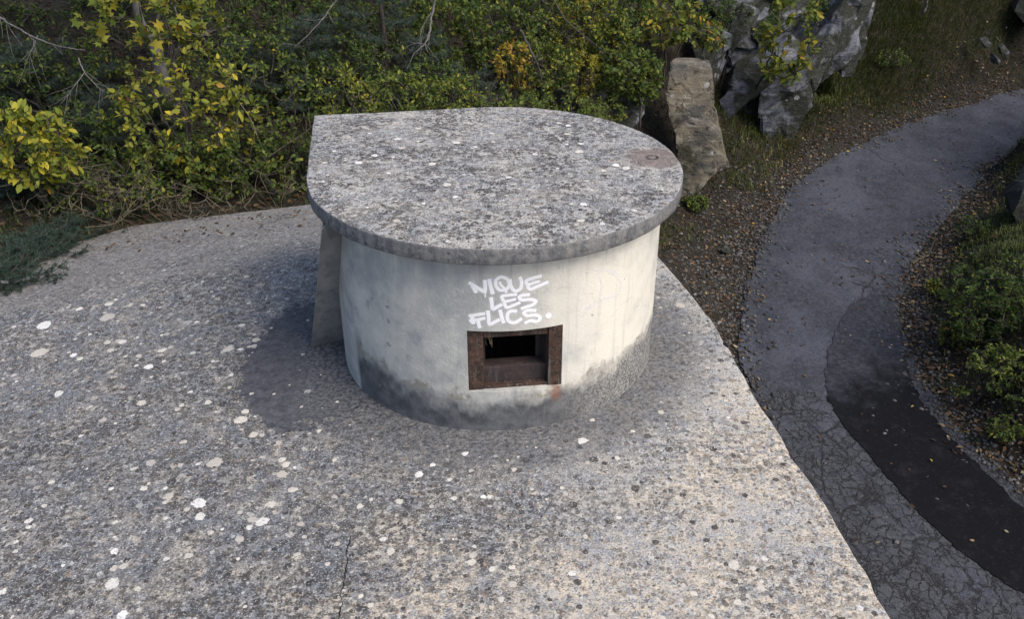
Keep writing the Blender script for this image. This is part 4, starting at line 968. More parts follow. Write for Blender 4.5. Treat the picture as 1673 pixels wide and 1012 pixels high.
# the lit thicket above the cap
TH = 'bushes of the thicket above the tower cap'
for k, (px, py, y, r, ne, per, kd, sz, tn, lab) in enumerate([
    (740, 60, 14.6, (.75, .6, .75), 170, 17, 'small', .085, (.40, .16), 'green bush in the thicket beside a bare grey branch'),
    (815, 35, 15.4, (.85, .6, .8), 190, 17, 'small', .085, (.44, .15), 'tall fresh green bush in the middle of the thicket'),
    (880, 110, 14.4, (.65, .5, .55), 150, 17, 'small', .075, (.50, .17), 'green and yellow bush low in the thicket'),
    (835, 105, 14.0, (.35, .3, .4), 45, 9, 'small', .075, (.90, .06), 'small orange-brown bush in the thicket'),
    (950, 40, 15.8, (.6, .5, .85), 150, 17, 'small', .08, (.64, .14), 'yellowish bush above the cracked rock'),
    (955, 125, 15.2, (.30, .3, .5), 80, 17, 'small', .06, (.74, .08), 'yellow mossy bush in front of the cracked rock'),
    (700, 130, 13.8, (.55, .4, .35), 90, 8, 'small', .08, (.28, .12), 'dark green bush in the shade behind the row'),
    (1035, 125, 14.9, (.50, .4, .42), 140, 15, 'small', .095, (.45, .11), 'green bush hanging over the smooth boulder'),
    (1000, 70, 15.6, (.45, .4, .5), 130, 14, 'small', .09, (.52, .15), 'green bush climbing the rock left of the standing stone'),
    (990, 180, 14.6, (.35, .3, .2), 70, 9, 'small', .06, (.52, .12), 'grassy low bush at the right back rim of the cap')]):
    shrub('bush', lab, 'bush', px, py, y, r, ne, per, kd, sz, tn, 50 + k, TH, stems=5)
OK_ = 'oak saplings on the outcrop'
shrub('oak_sapling', 'oak sapling with yellow and orange tips in front of the grey slabs', 'sapling', 1285, 60, 18.6, (.75, .5, 1.0), 95, 8, 'oak', .15, (.60, .17), 70, OK_, base_off=(-.3, 1.2))
shrub('oak_sapling', 'small oak sapling above the standing stone', 'sapling', 1095, 30, 18.2, (.75, .5, .55), 85, 7, 'oak', .15, (.57, .17), 71, OK_)
shrub('oak_sapling', 'thin oak sapling with yellow leaves over the mossy rock face', 'sapling', 1160, 55, 18.4, (.35, .3, .35), 36, 6, 'oak', .13, (.55, .2), 72, OK_)
# bushes of the right-hand bank
RB = 'bushes on the bank right of the road'
shrub('bank_bush', 'dark green bush spreading on the bank right of the road', 'bush', 1612, 500, 11.0, (.62, .5, .58), 260, 11, 'ovate', .064, (.34, .15), 80, RB)
shrub('bank_bush', 'small yellow-green bush low on the bank by the black repair', 'bush', 1625, 588, 9.9, (.36, .3, .16), 70, 9, 'ovate', .055, (.52, .09), 81, RB, stems=3)
shrub('bank_bush', 'small pale herb at the road edge below the yellow bush', 'herb', 1572, 638, 10.0, (.10, .1, .07), 14, 5, 'ovate', .055, (.50, .06), 82, RB, stems=2)
shrub('bank_bush', 'dark bush at the far right edge of the picture', 'bush', 1700, 560, 10.6, (.5, .5, .7), 110, 10, 'ovate', .07, (.30, .12), 83, RB)
for k, (px, py, y, r, tn, lab) in enumerate([
    (1560, 545, 11.3, (.26, .25, .18), (.50, .14), 'low yellow-green plant at the left foot of the dark bank bush'), (1655, 640, 9.7, (.30, .3, .18), (.38, .14), 'low green plant below the small yellow bush'),
    (1600, 430, 12.9, (.34, .3, .22), (.36, .14), 'low green plant above the dark bank bush'), (1655, 440, 11.6, (.34, .3, .3), (.42, .16), 'mixed green plant at the right edge above the dark bank bush'),
    (1640, 700, 9.2, (.22, .2, .12), (.44, .16), 'scrappy plant near the lower right road edge'), (1590, 370, 14.6, (.3, .3, .18), (.30, .12), 'dark low plant left of the dark rock'),
    (1530, 470, 12.9, (.18, .18, .10), (.52, .16), 'small plant at the road edge by the fallen stick')]):
    shrub('bank_plant', lab, 'plant', px, py, y, r, 70, 8, 'ovate', .052, tn, 700 + k, 'low plants on the bank right of the road', stems=3)
for k, (px, py, y, r, tn, lab) in enumerate([(1455, 95, 22.4, (.45, .4, .22), (.40, .14), 'low green plant on the grassy bank right of the outcrop'), (1575, 60, 24.0, (.5, .4, .25), (.36, .14), 'low green plant left of the stone trio'), (1405, 180, 20.8, (.35, .3, .14), (.56, .14), 'yellowish low plant at the foot of the grassy bank'),
    (1215, 250, 18.1, (.3, .3, .12), (.46, .14), 'low green plant on the verge right of the standing stone'), (1140, 330, 15.7, (.25, .25, .10), (.46, .12), 'low green plant on the verge below the standing stone'), (1105, 440, 13.2, (.22, .22, .10), (.44, .12), 'low green plant beside the tower wall on the verge'), (1195, 20, 19.6, (.5, .3, .3), (.30, .14), 'dark plant rooted on top of the rock face'), (1340, 30, 20.0, (.35, .3, .4), (.36, .14), 'green plant in the cleft of the long grey slab')]):
    shrub('verge_plant', lab, 'plant', px, py, y, r, 60, 8, 'small', .07, tn, 720 + k, 'low plants on the left verge and bank', stems=3)
# shaded understorey: separate bushes further up the slope
US = 'shaded bushes under the trees'
usl = [(30, 60, 15.5), (120, 130, 14.2), (200, 40, 16.2), (330, 60, 15.0), (420, 120, 13.6), (470, 40, 15.2), (560, 70, 14.5), (640, 40, 15.6), (60, 160, 13.2), (250, 230, 12.6), (370, 290, 11.8), (330, 20, 17.0), (520, 0, 17.2), (430, 280, 11.6), (120, 250, 12.2), (600, 140, 13.4), (1060, 60, 19.6), (1130, 20, 20.4), (180, 330, 11.2), (300, 300, 11.5), (60, 300, 11.6), (720, 0, 16.8), (900, 0, 17.2), (990, 0, 17.6), (20, 0, 17.5), (430, 0, 17.4), (-130, 90, 14.5), (-160, 230, 12.4), (-110, 20, 16.5), (-260, 150, 13.5)]
where = ['in the top left corner', 'above the yellow shrub at the left edge', 'behind the leaning grey trunk', 'right of the leaning grey trunk', 'behind the half-shaded shrub', 'in the shade left of the dark pine trunk', 'at the foot of the dark pine', 'right of the dark pine trunk', 'behind the yellow shrub at the left edge', 'behind the open yellow shrub', 'under the open yellow shrub', 'high behind the maple leaves', 'high behind the dark pine', 'by the roof edge left of the tower', 'behind the dry brush', 'between the bush row and the dark pine', 'above the green bush left of the standing stone', 'in the dark gap above the standing stone', 'under the dry brush by the roof edge', 'behind the pale leafless brush', 'under the yellow shrub at the left edge', 'topmost in the thicket by the bare branch', 'at the top right of the thicket', 'high above the cracked rock', 'highest in the top left corner', 'high between the maple and the dark pine', 'left of the pine at the left edge', 'left of the bright yellow shrub', 'left of the highest corner bush', 'furthest left on the slope']
for k, ((px, py, y), w) in enumerate(zip(usl, where)):
    shrub('understorey_bush', 'dark green bush in the shade ' + w, 'bush', px, py, y, (.95, .6, .72), 190, 13, 'ovate' if k % 3 == 2 else 'small', .075, (.34 + .1 * (k % 3 == 1), .15), 100 + k, US, stems=5)

# trees with crowns above the picture; some trunks show, others stand out of view
def tree(name, label, pts, y, rad, crown_c, crown_r, n_end, per, kind, size, tone, seed, bark, group=None):
    rg = np.random.default_rng(seed); P = [np.array(at_y(a, b_, yy)) if yy is not None else np.array(a, float) for a, b_, yy in pts]
    b = P[0].copy(); b[2] = gz(b[0], b[1]) - .1; P[0] = b
    root = empty(name, Vector(b)); tag(root, label, 'tree', group)
    Q = []
    Pn = np.array(P + [np.array(crown_c)])
    for s in np.linspace(0, len(Pn) - 1.001, 26):
        i = int(s); f = s - i; p0, p1, p2, p3 = Pn[max(i - 1, 0)], Pn[i], Pn[i + 1], Pn[min(i + 2, len(Pn) - 1)]
        Q.append(.5 * ((2 * p1) + (-p0 + p2) * f + (2 * p0 - 5 * p1 + 4 * p2 - p3) * f * f + (-p0 + 3 * p1 - 3 * p2 + p3) * f**3))
    Q = np.array(Q); V, Fc = [], []; S = 9
    for i, p in enumerate(Q):
        r_ = rad * (1.25 - i / 25 * .95) * (1 + .5 * math.exp(-i))
        for k in range(S):
            a = 2 * math.pi * k / S; rr = r_ * (1 + .10 * math.sin(3 * a + i)); V.append(p - b + np.array([rr * math.cos(a), rr * math.sin(a), 0]))
        if i:
            for k in range(S): k2 = (k + 1) % S; Fc.append([(i - 1) * S + k, (i - 1) * S + k2, i * S + k2, i * S + k])
    link('trunk', mesh_np('trunk', V, Fc), M[bark], root)
    e = ellipsoid_pts(n_end, crown_c, crown_r, rg, .35); nodes, par, tips = grow(Q[18], [crown_c + rg.normal(0, .4, 3) * crown_r for _ in range(6)], e, rg, step=.3, wig=.04)
    crown = link('crown', limbs_mesh('crown', nodes - b, par, tips, .006, rad * .5), M[bark], root)
    ti = np.repeat(tips, per); n = len(ti); p1, p0 = nodes[ti], nodes[par[ti]]; f = rg.random((n, 1)); pos = p1 + (p0 - p1) * f + rg.normal(0, .05, (n, 3))
    ax = rg.normal(0, 1, (n, 3)); ax[:, 2] -= .3; nr = np.array([0, 0, 1.]) + rg.normal(0, .5, (n, 3)); 
    link('foliage', leaves_mesh('foliage', pos - b, ax, nr, size * rg.uniform(.7, 1.2, n), np.clip(rg.normal(*tone, n), 0, 1), kind), M['leaf'], crown, 'stuff')
    return root
tree('maple_tree', 'leaning grey-trunked maple with yellow leaves at the top left', [(272, 150, 13.2), (252, 70, 13.2), (222, 0, 13.2)], 13.2, .085, np.array([-4.7, 13.0, 7.6]), np.array([2.1, 1.8, 2.2]), 170, 14, 'maple', .15, (.58, .14), 200, 'bark_pale')
tree('forest_tree', 'thin dark trunk behind the leaning maple', [(282, 90, 14.2), (268, 40, 14.2), (262, 0, 14.2)], 14.2, .045, np.array([-3.9, 15.2, 8.4]), np.array([1.8, 1.8, 2.0]), 130, 14, 'maple', .15, (.50, .15), 201, 'bark')
shrub('maple_sapling', 'maple sapling with large yellow leaves across the leaning trunk', 'sapling', 235, 25, 12.4, (1.05, .5, .42), 60, 4, 'maple', .15, (.64, .12), 26, base_off=(.3, .2))
for k, (x, y, z, lab) in enumerate([(-1.5, 19.5, 10.2, 'forest tree behind the dark pine'), (11, 29, 13.2, 'forest tree above the grassy bank'), (17, 17.5, 10.5, 'unseen forest tree on the slope right of the road, placed for shade'), (12.8, 7.2, 8.6, 'unseen forest tree shading the inner bank beside the black repair'), (15.5, 12.2, 9.6, 'unseen forest tree shading the inner bank behind the dark rock'), (21.5, 22.5, 11.5, 'unseen forest tree inside the bend of the upper road, placed for shade'), (13.2, 3.6, 8.6, 'unseen forest tree shading the inner bank nearest the camera'), (18.5, 31.5, 13, 'forest tree beyond the upper road')]):  # trees right of the road are unseen, placed to shade bank and road
    tree('forest_tree', lab, [((x, y, 0), 0, None), ((x + .1, y, z * .35), 0, None), ((x - .05, y + .1, z * .6), 0, None)], y, .13, np.array([x, y, z]), np.array([2.6, 2.4, 2.0]), 170, 12, 'ovate', .21, (.42, .15), 210 + k, 'bark', 'tall trees of the slope')

# pines: whorled branches carrying tufts of needles
def pine(name, label, px, py, y, height, spread, n_br, seed, group=None, nl=.075, dens=26, mat='needle', base_px=None, low=.15):
    rg = np.random.default_rng(seed); top = np.array(at_y(px, py, y)); b = top.copy(); b[2] = gz(b[0], b[1]) - .1; hgt = max(top[2] - b[2], .4) if height is None else height
    root = empty(name, Vector(b)); tag(root, label, 'pine', group)
    V, Fc = [], []; S = 7
    for i in range(9):
        f = i / 8; r_ = .055 * (hgt / 3) * (1.1 - f)
        for k in range(S): a = 6.283 * k / S; V.append((r_ * math.cos(a) + .03 * math.sin(f * 5), r_ * math.sin(a), f * hgt))
        if i:
            for k in range(S): Fc.append([(i - 1) * S + k, (i - 1) * S + (k + 1) % S, i * S + (k + 1) % S, i * S + k])
    link('trunk', mesh_np('trunk', V, Fc), M['bark'], root)
    nodes = [np.zeros(3)]; par = [-1]; tips = []; ptsn, dirn = [], []
    for k in range(n_br):
        f = low + (1 - low) * (k + .5) / n_br; a = k * 2.4 + rg.normal(0, .3); L = spread * (1.12 - f) * rg.uniform(.7, 1.2) + .08
        i = 0; nodes.append(np.array([0, 0, f * hgt])); par.append(0); i = len(nodes) - 1; st_ = i
        m = max(3, int(L / .12))
        for j in range(1, m + 1):
            g = j / m; p = np.array([math.cos(a) * L * g, math.sin(a) * L * g, f * hgt + L * (.18 * g - .12 * math.sin(g * 3.1)) + rg.normal(0, .008)]); nodes.append(p); par.append(i); i = len(nodes) - 1
            if g > .25:
                for s in (-1, 1):
                    l2 = .10 + .22 * L * (1.1 - g) * rg.uniform(.5, 1.2); a2 = a + s * rg.uniform(.5, 1.0); q = p + np.array([math.cos(a2) * l2, math.sin(a2) * l2, rg.uniform(-.02, .06)]); nodes.append(q); par.append(i); tips.append(len(nodes) - 1)
                    for h in np.linspace(.15, 1, max(3, int(l2 / .035))): ptsn.append(p + (q - p) * h); dirn.append((q - p) / l2)
            ptsn.append(p); dirn.append(np.array([math.cos(a), math.sin(a), .1]))
        tips.append(i)
    nodes = np.array(nodes); par = np.array(par)
    keep = np.ones(len(nodes), bool)
    crown = link('crown', limbs_mesh('crown', nodes, par, tips, .003, .02, 3), M['bark'], root)
    ptsn = np.repeat(np.array(ptsn), dens, 0); dirn = np.repeat(np.array(dirn), dens, 0); n = len(ptsn)
    d = dirn * .55 + rg.normal(0, .6, (n, 3)); d[:, 2] += .12; d /= np.linalg.norm(d, axis=1, keepdims=True); sd = np.cross(d, rg.normal(0, 1, (n, 3))); sd /= np.linalg.norm(sd, axis=1, keepdims=True)
    l = nl * rg.uniform(.6, 1.2, (n, 1)); w = .0028
    ptsn = ptsn + rg.normal(0, .008, (n, 3))
    Vn = np.stack([ptsn - sd * w, ptsn + sd * w, ptsn + d * l], 1).reshape(-1, 3); fn = np.arange(3 * n).reshape(n, 3)
    link('needles', mesh_np('needles', Vn, fn, smooth=False, attrs={'tone': np.repeat(np.clip(rg.normal(.5, .2, n), 0, 1), 3)}), M[mat], crown, 'stuff')
    return root
PN = 'young pines under the trees'
pine('pine_tree', 'blue-green young pine at the left edge above the yellow shrub', 40, 70, 13.6, None, 1.1, 30, 300, PN)
pine('pine_tree', 'blue-green young pine behind the open yellow shrub', 195, 150, 13.0, None, .9, 26, 301, PN)
pine('pine_tree', 'shaded young pine left of the dark trunk', 500, 30, 14.0, None, 1.0, 30, 302, PN)
pine('pine_tree', 'tall dark pine with its trunk showing above the cap corner', 608, -160, 14.4, None, 1.1, 30, 303, PN, low=.35)
pine('pine_tree', 'young pine below the bare grey branch above the cap', 690, 60, 14.0, None, .85, 24, 304, PN)
pine('pine_tree', 'small pine sprig in front of the brown gap above the cap', 770, 115, 13.8, None, .6, 18, 305, PN)
pine('pine_tree', 'young pine among the shaded bushes above the roof corner', 120, 200, 12.6, None, .8, 22, 306, PN)
pine('pine_tree', 'young pine half hidden behind the half-shaded shrub', 420, 70, 14.6, None, .9, 24, 307, PN)
JN = 'juniper sprigs on the roof edge'
for k, (px, py, w) in enumerate([(18, 445, 'at the left edge of the picture'), (58, 425, 'in the middle of the clump'), (105, 402, 'at the right tip of the clump'), (35, 400, 'at the back of the clump'), (2, 475, 'nearest the camera'), (80, 388, 'under the dry brush')]):
    p = on(px, py, zroof, 3.3)
    o = pine('juniper', 'dark juniper sprig creeping over the roof edge, ' + w, px, py, p.y, .30, .55, 22, 320 + k, JN, nl=.04, dens=26, mat='juniper', low=.02)
    o['category'] = 'juniper'; o.location.z = max(zroof(o.location.x, o.location.y), gz(o.location.x, o.location.y)) - .05

# ------------------------------------------------------------------ dry brush and bare branches
def brush(label, px, py, y, r, n, seed, group, mat='twig', rt=.0027, stems=4):
    rg = np.random.default_rng(seed); c = np.array(at_y(px, py, y)); n = int(n * .55); stems = 9; b = np.array([c[0], c[1] + .1, gz(c[0], c[1] + .1) - .03])
    e = ellipsoid_pts(n, c, r, rg, .2); e = e[e[:, 2] > b[2] + .02]
    nodes, par, tips = grow(b, [c + rg.uniform(-1.2, 1.2, 3) * np.array(r) for _ in range(stems)], e, rg, step=.2, wig=.012)
    o = link('dry_brush', limbs_mesh('dry_brush', nodes - b, par, tips, rt, .008, 3), M[mat]); o.location = Vector(b); tag(o, label, 'dry brush', group); return o
DB_ = 'leafless brush along the roof edge'
for k, (px, py, y, r, n, lab) in enumerate([
    (60, 330, 10.6, (.55, .3, .30), 90, 'tangled leafless brush at the left edge above the juniper'),
    (165, 325, 10.5, (.60, .3, .32), 110, 'tangled leafless brush below the open yellow shrub'),
    (270, 325, 10.5, (.60, .3, .28), 110, 'pale leafless brush leaning over the roof edge'),
    (370, 318, 10.6, (.60, .3, .28), 90, 'thin leafless brush left of the tower'),
    (450, 300, 10.9, (.5, .3, .35), 60, 'leafless brush close to the cap corner'),
    (110, 290, 11.3, (.7, .3, .35), 80, 'dark leafless brush under the yellow shrub'),
    (610, 100, 13.9, (.6, .3, .5), 60, 'leafless twigs round the dark pine trunk'),
    (210, 300, 10.9, (.8, .3, .35), 90, 'long pale twigs hanging below the open yellow shrub'), (330, 345, 10.35, (.7, .25, .16), 80, 'low leafless brush lying on the roof edge'), (770, 150, 13.5, (.7, .3, .28), 120, 'brown leafless brush in the gap behind the bush row')]):
    brush(lab, px, py, y, r, n, 400 + k, DB_)
def branch(label, paths, rads, mat, name='bare_branch', seed=0, group=None, twigs=8):
    """paths: lists of (px, py, y)"""
    rg = np.random.default_rng(seed); V, Fc = [], []; S = 5; b = np.array(at_y(*paths[0][0]))
    def tube(Q, r0, r1):
        Q = np.array(Q); d = np.gradient(Q, axis=0); d /= np.linalg.norm(d, axis=1, keepdims=True) + 1e-9
        a = np.cross(d, [0.3, .9, .1]); a /= np.linalg.norm(a, axis=1, keepdims=True); c = np.cross(d, a); o = len(V)
        for i in range(len(Q)):
            r_ = r0 + (r1 - r0) * i / (len(Q) - 1)
            for k in range(S): th = 6.283 * k / S; V.append(Q[i] - b + r_ * (a[i] * math.cos(th) + c[i] * math.sin(th)))
            if i:
                for k in range(S): Fc.append([o + (i - 1) * S + k, o + (i - 1) * S + (k + 1) % S, o + i * S + (k + 1) % S, o + i * S + k])
    for path, r0 in zip(paths, rads):
        P = np.array([at_y(*q) for q in path]); m = max(10, 5 * len(P)); Q = []
        for s in np.linspace(0, len(P) - 1.001, m):
            i = int(s); f = s - i; p0, p1, p2, p3 = P[max(i - 1, 0)], P[i], P[i + 1], P[min(i + 2, len(P) - 1)]
            Q.append(.5 * ((2 * p1) + (-p0 + p2) * f + (2 * p0 - 5 * p1 + 4 * p2 - p3) * f * f + (-p0 + 3 * p1 - 3 * p2 + p3) * f**3) + rg.normal(0, r0 * .25, 3))
        tube(Q, r0, r0 * .3)
        for k in range(twigs):
            i = rg.integers(m // 4, m - 1); d = Q[i] - Q[i - 1]; d = d / (np.linalg.norm(d) + 1e-9); L = rg.uniform(.12, .35); dr = d * .8 + rg.normal(0, .55, 3); T = [Q[i]]
            for j in range(5): dr = dr + rg.normal(0, .15, 3); T.append(T[-1] + dr * L / 5)
            tube(T, max(r0 * .28, .0028), .0018)
    o = link(name, mesh_np(name, V, Fc), M[mat]); o.location = Vector(b); tag(o, label, 'branch', group); return o
BR = 'bare branches reaching through the leaves'
branch('forked pale dead branch reaching in from the top left corner', [[(-40, 0, 12.0), (0, 28, 11.9), (40, 52, 11.8), (85, 72, 11.7), (140, 82, 11.6)], [(62, 58, 11.8), (50, 85, 11.7), (42, 102, 11.6)], [(128, 95, 11.7), (138, 118, 11.6), (156, 138, 11.5), (168, 150, 11.5)], [(138, 118, 11.6), (122, 140, 11.5), (105, 160, 11.4)]], [.018, .007, .010, .007], 'bark_pale', seed=1, group=BR)
branch('thin arched twig in front of the blue-green pine', [[(150, 178, 11.6), (170, 160, 11.5), (200, 155, 11.5), (222, 172, 11.4), (240, 190, 11.4)]], [.005], 'twig', seed=2, group=BR, twigs=3)
branch('bare twig hanging above the open yellow shrub', [[(285, 10, 12.3), (300, 45, 12.2), (318, 55, 12.2), (345, 58, 12.2)]], [.007], 'bark_pale', seed=3, group=BR, twigs=4)
branch('grey bare branch curving down above the cap', [[(715, -20, 13.4), (705, 25, 13.3), (702, 50, 13.2), (694, 70, 13.1), (676, 88, 13.0)], [(704, 20, 13.3), (690, 45, 13.2), (684, 75, 13.1)]], [.022, .008], 'bark_pale', seed=4, group=BR)
branch('straight grey branch among the shaded pines', [[(555, -10, 13.6), (535, 20, 13.5), (515, 45, 13.4), (480, 78, 13.3)]], [.015], 'bark_pale', seed=5, group=BR)
branch('dark leaning stem in the thicket above the cap', [[(850, 48, 14.0), (866, 80, 13.9), (878, 105, 13.8), (886, 132, 13.7)]], [.022], 'bark', seed=6, group=BR)
branch('long thin dark branch sloping down to the cracked rock', [[(902, -5, 14.6), (925, 32, 14.5), (955, 58, 14.4), (985, 82, 14.3)], [(860, 25, 14.6), (895, 38, 14.5), (928, 62, 14.4)]], [.014, .006], 'bark', seed=7, group=BR)
branch('slanting stem across the shrub touching the cap corner', [[(392, 168, 11.6), (412, 200, 11.5), (425, 235, 11.4), (432, 258, 11.3)]], [.007], 'twig', seed=8, group=BR, twigs=4)
branch('thin twig rising past the cap corner', [[(440, 255, 11.0), (470, 235, 11.0), (500, 215, 11.0), (515, 200, 11.0)]], [.006], 'twig', seed=9, group=BR, twigs=3)
branch('pale trailing branch lying on the roof edge', [[(140, 372, 10.2), (188, 365, 10.1), (215, 345, 10.2), (255, 325, 10.3), (300, 318, 10.5)], [(188, 365, 10.1), (200, 352, 10.3), (240, 308, 10.6)]], [.009, .006], 'twig', seed=10, group=BR, twigs=10)
branch('long dry branch under the yellow shrub at the left', [[(0, 305, 10.7), (50, 295, 10.7), (85, 280, 10.7), (130, 274, 10.8), (175, 268, 10.9)], [(85, 280, 10.7), (120, 300, 10.6), (150, 290, 10.7), (180, 292, 10.6)]], [.011, .006], 'twig', seed=11, group=BR, twigs=12)
branch('pale leaning dead stem near the top of the grassy bank', [[(1508, 20, 23.6), (1514, 5, 23.5), (1517, -15, 23.4)]], [.05], 'bark_pale', seed=12, group=BR, twigs=0)
branch('broken pale stick lying at the inner road edge', [[(1488, 432, 13.75), (1500, 424, 13.85), (1518, 416, 13.95)]], [.03], 'twig', name='fallen_stick', seed=13, twigs=3)

# ------------------------------------------------------------------ grass, litter, gravel
def scatter(n, box, rg, dens):
    x = rg.uniform(box[0], box[1], n); y = rg.uniform(box[2], box[3], n); k = rg.random(n) < dens(x, y); return x[k], y[k]
def clump(x, y, s=1.0, o=0.0): return .5 + .5 * np.sin(x * 2.3 * s + 1.3 * np.sin(y * 1.7 * s + o)) * np.sin(y * 2.1 * s + 1.1 * np.sin(x * 1.9 * s + o))
def bunker_gap(x, y):
    return np.where(y < 9, x - np.interp(y, [-4, 3.4, 4.6, 6, 7.3, 8.3, 9.0], [2.35, 2.0, 1.85, 1.65, 1.42, 1.15, .8]), np.where(x > .25, 1, y - np.interp(x, [-8, -4.9, -2.4, -1.2, .25], [9.1, 9.6, 10.3, 10.4, 9.9])))
def grass(name, n, box, dens, hmin, hmax, tone, seed, label):
    rg = np.random.default_rng(seed); x, y = scatter(n, box, rg, dens); n = len(x); z = terrain(x, y)
    a = rg.uniform(0, 6.283, n); hh = rg.uniform(hmin, hmax, n); lean = rg.uniform(.2, .9, n) * hh; w = .006 + .004 * rg.random(n)
    # blades hang downhill
    gx = (terrain(x + .1, y) - z) / .1; gy = (terrain(x, y + .1) - z) / .1
    dx = np.cos(a) - gx * 1.2; dy = np.sin(a) - gy * 1.2; L = np.hypot(dx, dy) + 1e-6; dx /= L; dy /= L
    P0 = np.stack([x, y, z - .01], 1); D = np.stack([dx, dy, 0 * dx], 1); S_ = np.stack([-dy, dx, 0 * dx], 1) * w[:, None]
    mid = P0 + D * (lean * .35)[:, None] + np.array([0, 0, 1]) * (hh * .7)[:, None]; tip = P0 + D * lean[:, None] + np.array([0, 0, 1]) * (hh * rg.uniform(.6, 1.0, n))[:, None]
    V = np.stack([P0 - S_, P0 + S_, mid + S_ * .7, mid - S_ * .7, tip], 1).reshape(-1, 3); b = np.arange(n)[:, None] * 5
    f = np.concatenate([b + [[0, 1, 2]], b + [[0, 2, 3]], b + [[3, 2, 4]]])
    tn = np.clip(tone[0] + tone[1] * rg.normal(0, 1, n) + .2 * (clump(x, y, .8, 2) - .5), 0, 1)
    o = link(name, mesh_np(name, V, f, smooth=False, attrs={'tone': np.repeat(tn, 5)}), M['grass'], kind='stuff'); o['label'] = label; return o
def bankd(x, y):
    g = road_gap(x, y); return np.clip((g - .30) / .6, 0, 1) * (.40 + .65 * clump(x, y)) * ((y > 17) & (x > 4.2)) * np.where(x < 7, .4, 1)
grass('grass', 300000, (4.2, 20, 17, 29), bankd, .07, .24, (.60, .2), 501, 'rough grass on the bank above the upper road')
def verged(x, y):
    g = road_gap(x, y); return np.clip((g - .9) / .6, 0, 1) * (bunker_gap(x, y) > .25) * np.clip(clump(x, y, 1.6, 1) - .45, 0, 1) * 1.5 * (x < 6.3)
grass('grass', 42000, (1.2, 6.4, 7, 19.5), verged, .04, .13, (.56, .18), 502, 'low grass tufts on the verge round the standing stone')
def innerd(x, y):
    g = road_gap(x, y); return np.clip((g - .35) / .6, 0, 1) * (.3 + .7 * clump(x, y, 1.2, 3)) * (x > 5.6)
grass('grass', 80000, (5.6, 14, 8, 20), innerd, .05, .17, (.42, .18), 503, 'dark grass and weeds on the bank right of the road')
def wood(x, y): return (bunker_gap(x, y) > .1) * (road_gap(x, y) > 1.5) * (.15 + .6 * clump(x, y, .9, 5)) * (x < 4)
grass('grass', 55000, (-13, 4, 8, 21), wood, .06, .22, (.32, .2), 504, 'thin woodland grass under the bushes')

def litter(name, n, box, dens, size, tone, seed, label, lift=.012, fz=None, kind='ovate'):
    rg = np.random.default_rng(seed); x, y = scatter(n, box, rg, dens); n = len(x); z = np.where(road_gap(x, y) < .02, np.maximum(terrain(x, y), ROADZ + .012), terrain(x, y)) if fz is None else np.array([fz(a, b) for a, b in zip(x, y)])
    pos = np.stack([x, y, z + lift + .012 * rg.random(n)], 1); a = rg.uniform(0, 6.283, n); ax = np.stack([np.cos(a), np.sin(a), rg.normal(0, .25, n)], 1); nr = np.array([0, 0, 1.]) + rg.normal(0, .45, (n, 3)); nr[:, 2] = np.abs(nr[:, 2])
    sz = rg.uniform(*size, n); tn = np.clip(rg.normal(*tone, n), 0, 1)
    o = link(name, leaves_mesh(name, pos, ax, nr, sz, tn, kind), M['litter'], kind='stuff'); o['label'] = label; return o
def ld(x, y):
    g = road_gap(x, y); return np.where(g < 0, .010 + .45 * np.exp(g / (.03 + .16 * clump(x, y, 1.7, 2) ** 2)), np.exp(-((g - .40) / np.where(x < 6.2, .55, .36)) ** 2) * .9 * np.where(x < 5.5, .55, 1) + .05 * (g > .3)) * (bunker_gap(x, y) > .08)
litter('leaf_litter', 90000, (1.3, 15, 7.5, 27), ld, (.04, .095), (.46, .25), 511, 'fallen brown leaves along both road edges')
litter('leaf_litter', 34000, (-13, 4.5, 8, 21), lambda x, y: (bunker_gap(x, y) > .05) * .8 * (road_gap(x, y) > 1.2), (.05, .10), (.18, .16), 512, 'fallen leaves on the floor of the wood')
def rd(x, y): return np.array([1.0 if (bunker_gap(np.array([a]), np.array([b_]))[0] < -.06) else 0. for a, b_ in zip(x, y)]) * np.clip((y - 8.6) / 1.2, .0, 1) * (x < -1.5)
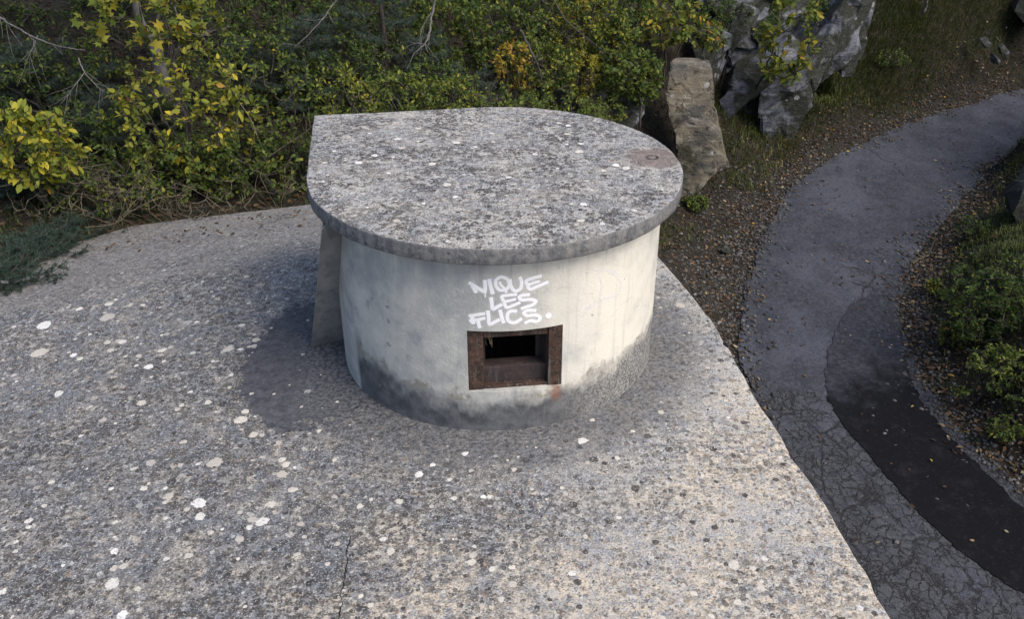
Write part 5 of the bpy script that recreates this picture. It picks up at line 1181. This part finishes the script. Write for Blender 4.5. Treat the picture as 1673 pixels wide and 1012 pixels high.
litter('leaf_litter', 420, (-6, -1.4, 8.4, 10.3), rd, (.03, .07), (.35, .2), 513, 'few dead leaves on the back edge of the roof', fz=zroof)
def stones(name, n, box, dens, size, seed, label):
    rg = np.random.default_rng(seed); x, y = scatter(n, box, rg, dens); n = len(x); z = np.where(road_gap(x, y) < .02, np.maximum(terrain(x, y), ROADZ), terrain(x, y))
    T = np.array([(1, 0, 0), (0, 1, 0), (-1, 0, 0), (0, -1, 0), (0, 0, .75), (0, 0, -.6), (.6, .6, .4), (-.6, -.5, .45)], float); Fc = np.array([(0, 6, 4), (6, 1, 4), (1, 2, 4), (2, 7, 4), (7, 3, 4), (3, 0, 4), (0, 1, 6), (2, 3, 7), (1, 0, 5), (2, 1, 5), (3, 2, 5), (0, 3, 5)])
    V = np.repeat(T[None], n, 0) * rg.uniform(.7, 1.25, (n, len(T), 1)); a = rg.uniform(0, 6.283, n); ca, sa = np.cos(a), np.sin(a)
    sx = size[0] + (size[1] - size[0]) * rg.random(n) ** 3; V = V * sx[:, None, None] * np.stack([np.ones(n), rg.uniform(.55, 1, n), rg.uniform(.5, .9, n)], 1)[:, None]
    X_ = V[..., 0] * ca[:, None] - V[..., 1] * sa[:, None]; Y_ = V[..., 0] * sa[:, None] + V[..., 1] * ca[:, None]
    V = np.stack([X_ + x[:, None], Y_ + y[:, None], V[..., 2] + z[:, None] + sx[:, None] * .2], -1)
    f = (Fc[None] + (np.arange(n) * len(T))[:, None, None]).reshape(-1, 3)
    o = link(name, mesh_np(name, V.reshape(-1, 3), f, smooth=False, attrs={'tone': np.repeat(np.clip(rg.normal(.46, .22, n), 0, 1), len(T))}), M['stone'], kind='stuff'); o['label'] = label; return o
def gd(x, y):
    g = road_gap(x, y); return np.where(g < 0, .006 + .8 * np.exp(g / (.05 + .22 * clump(x, y, 2.0, 4) ** 2)), np.exp(-((g - .12) / np.where(x < 5.5, .8, .42)) ** 2) * np.where(x < 7, 1, .6)) * (bunker_gap(x, y) > .03)
stones('gravel', 190000, (1.5, 13, 7.5, 27), gd, (.010, .045), 521, 'grey gravel along the road edges')
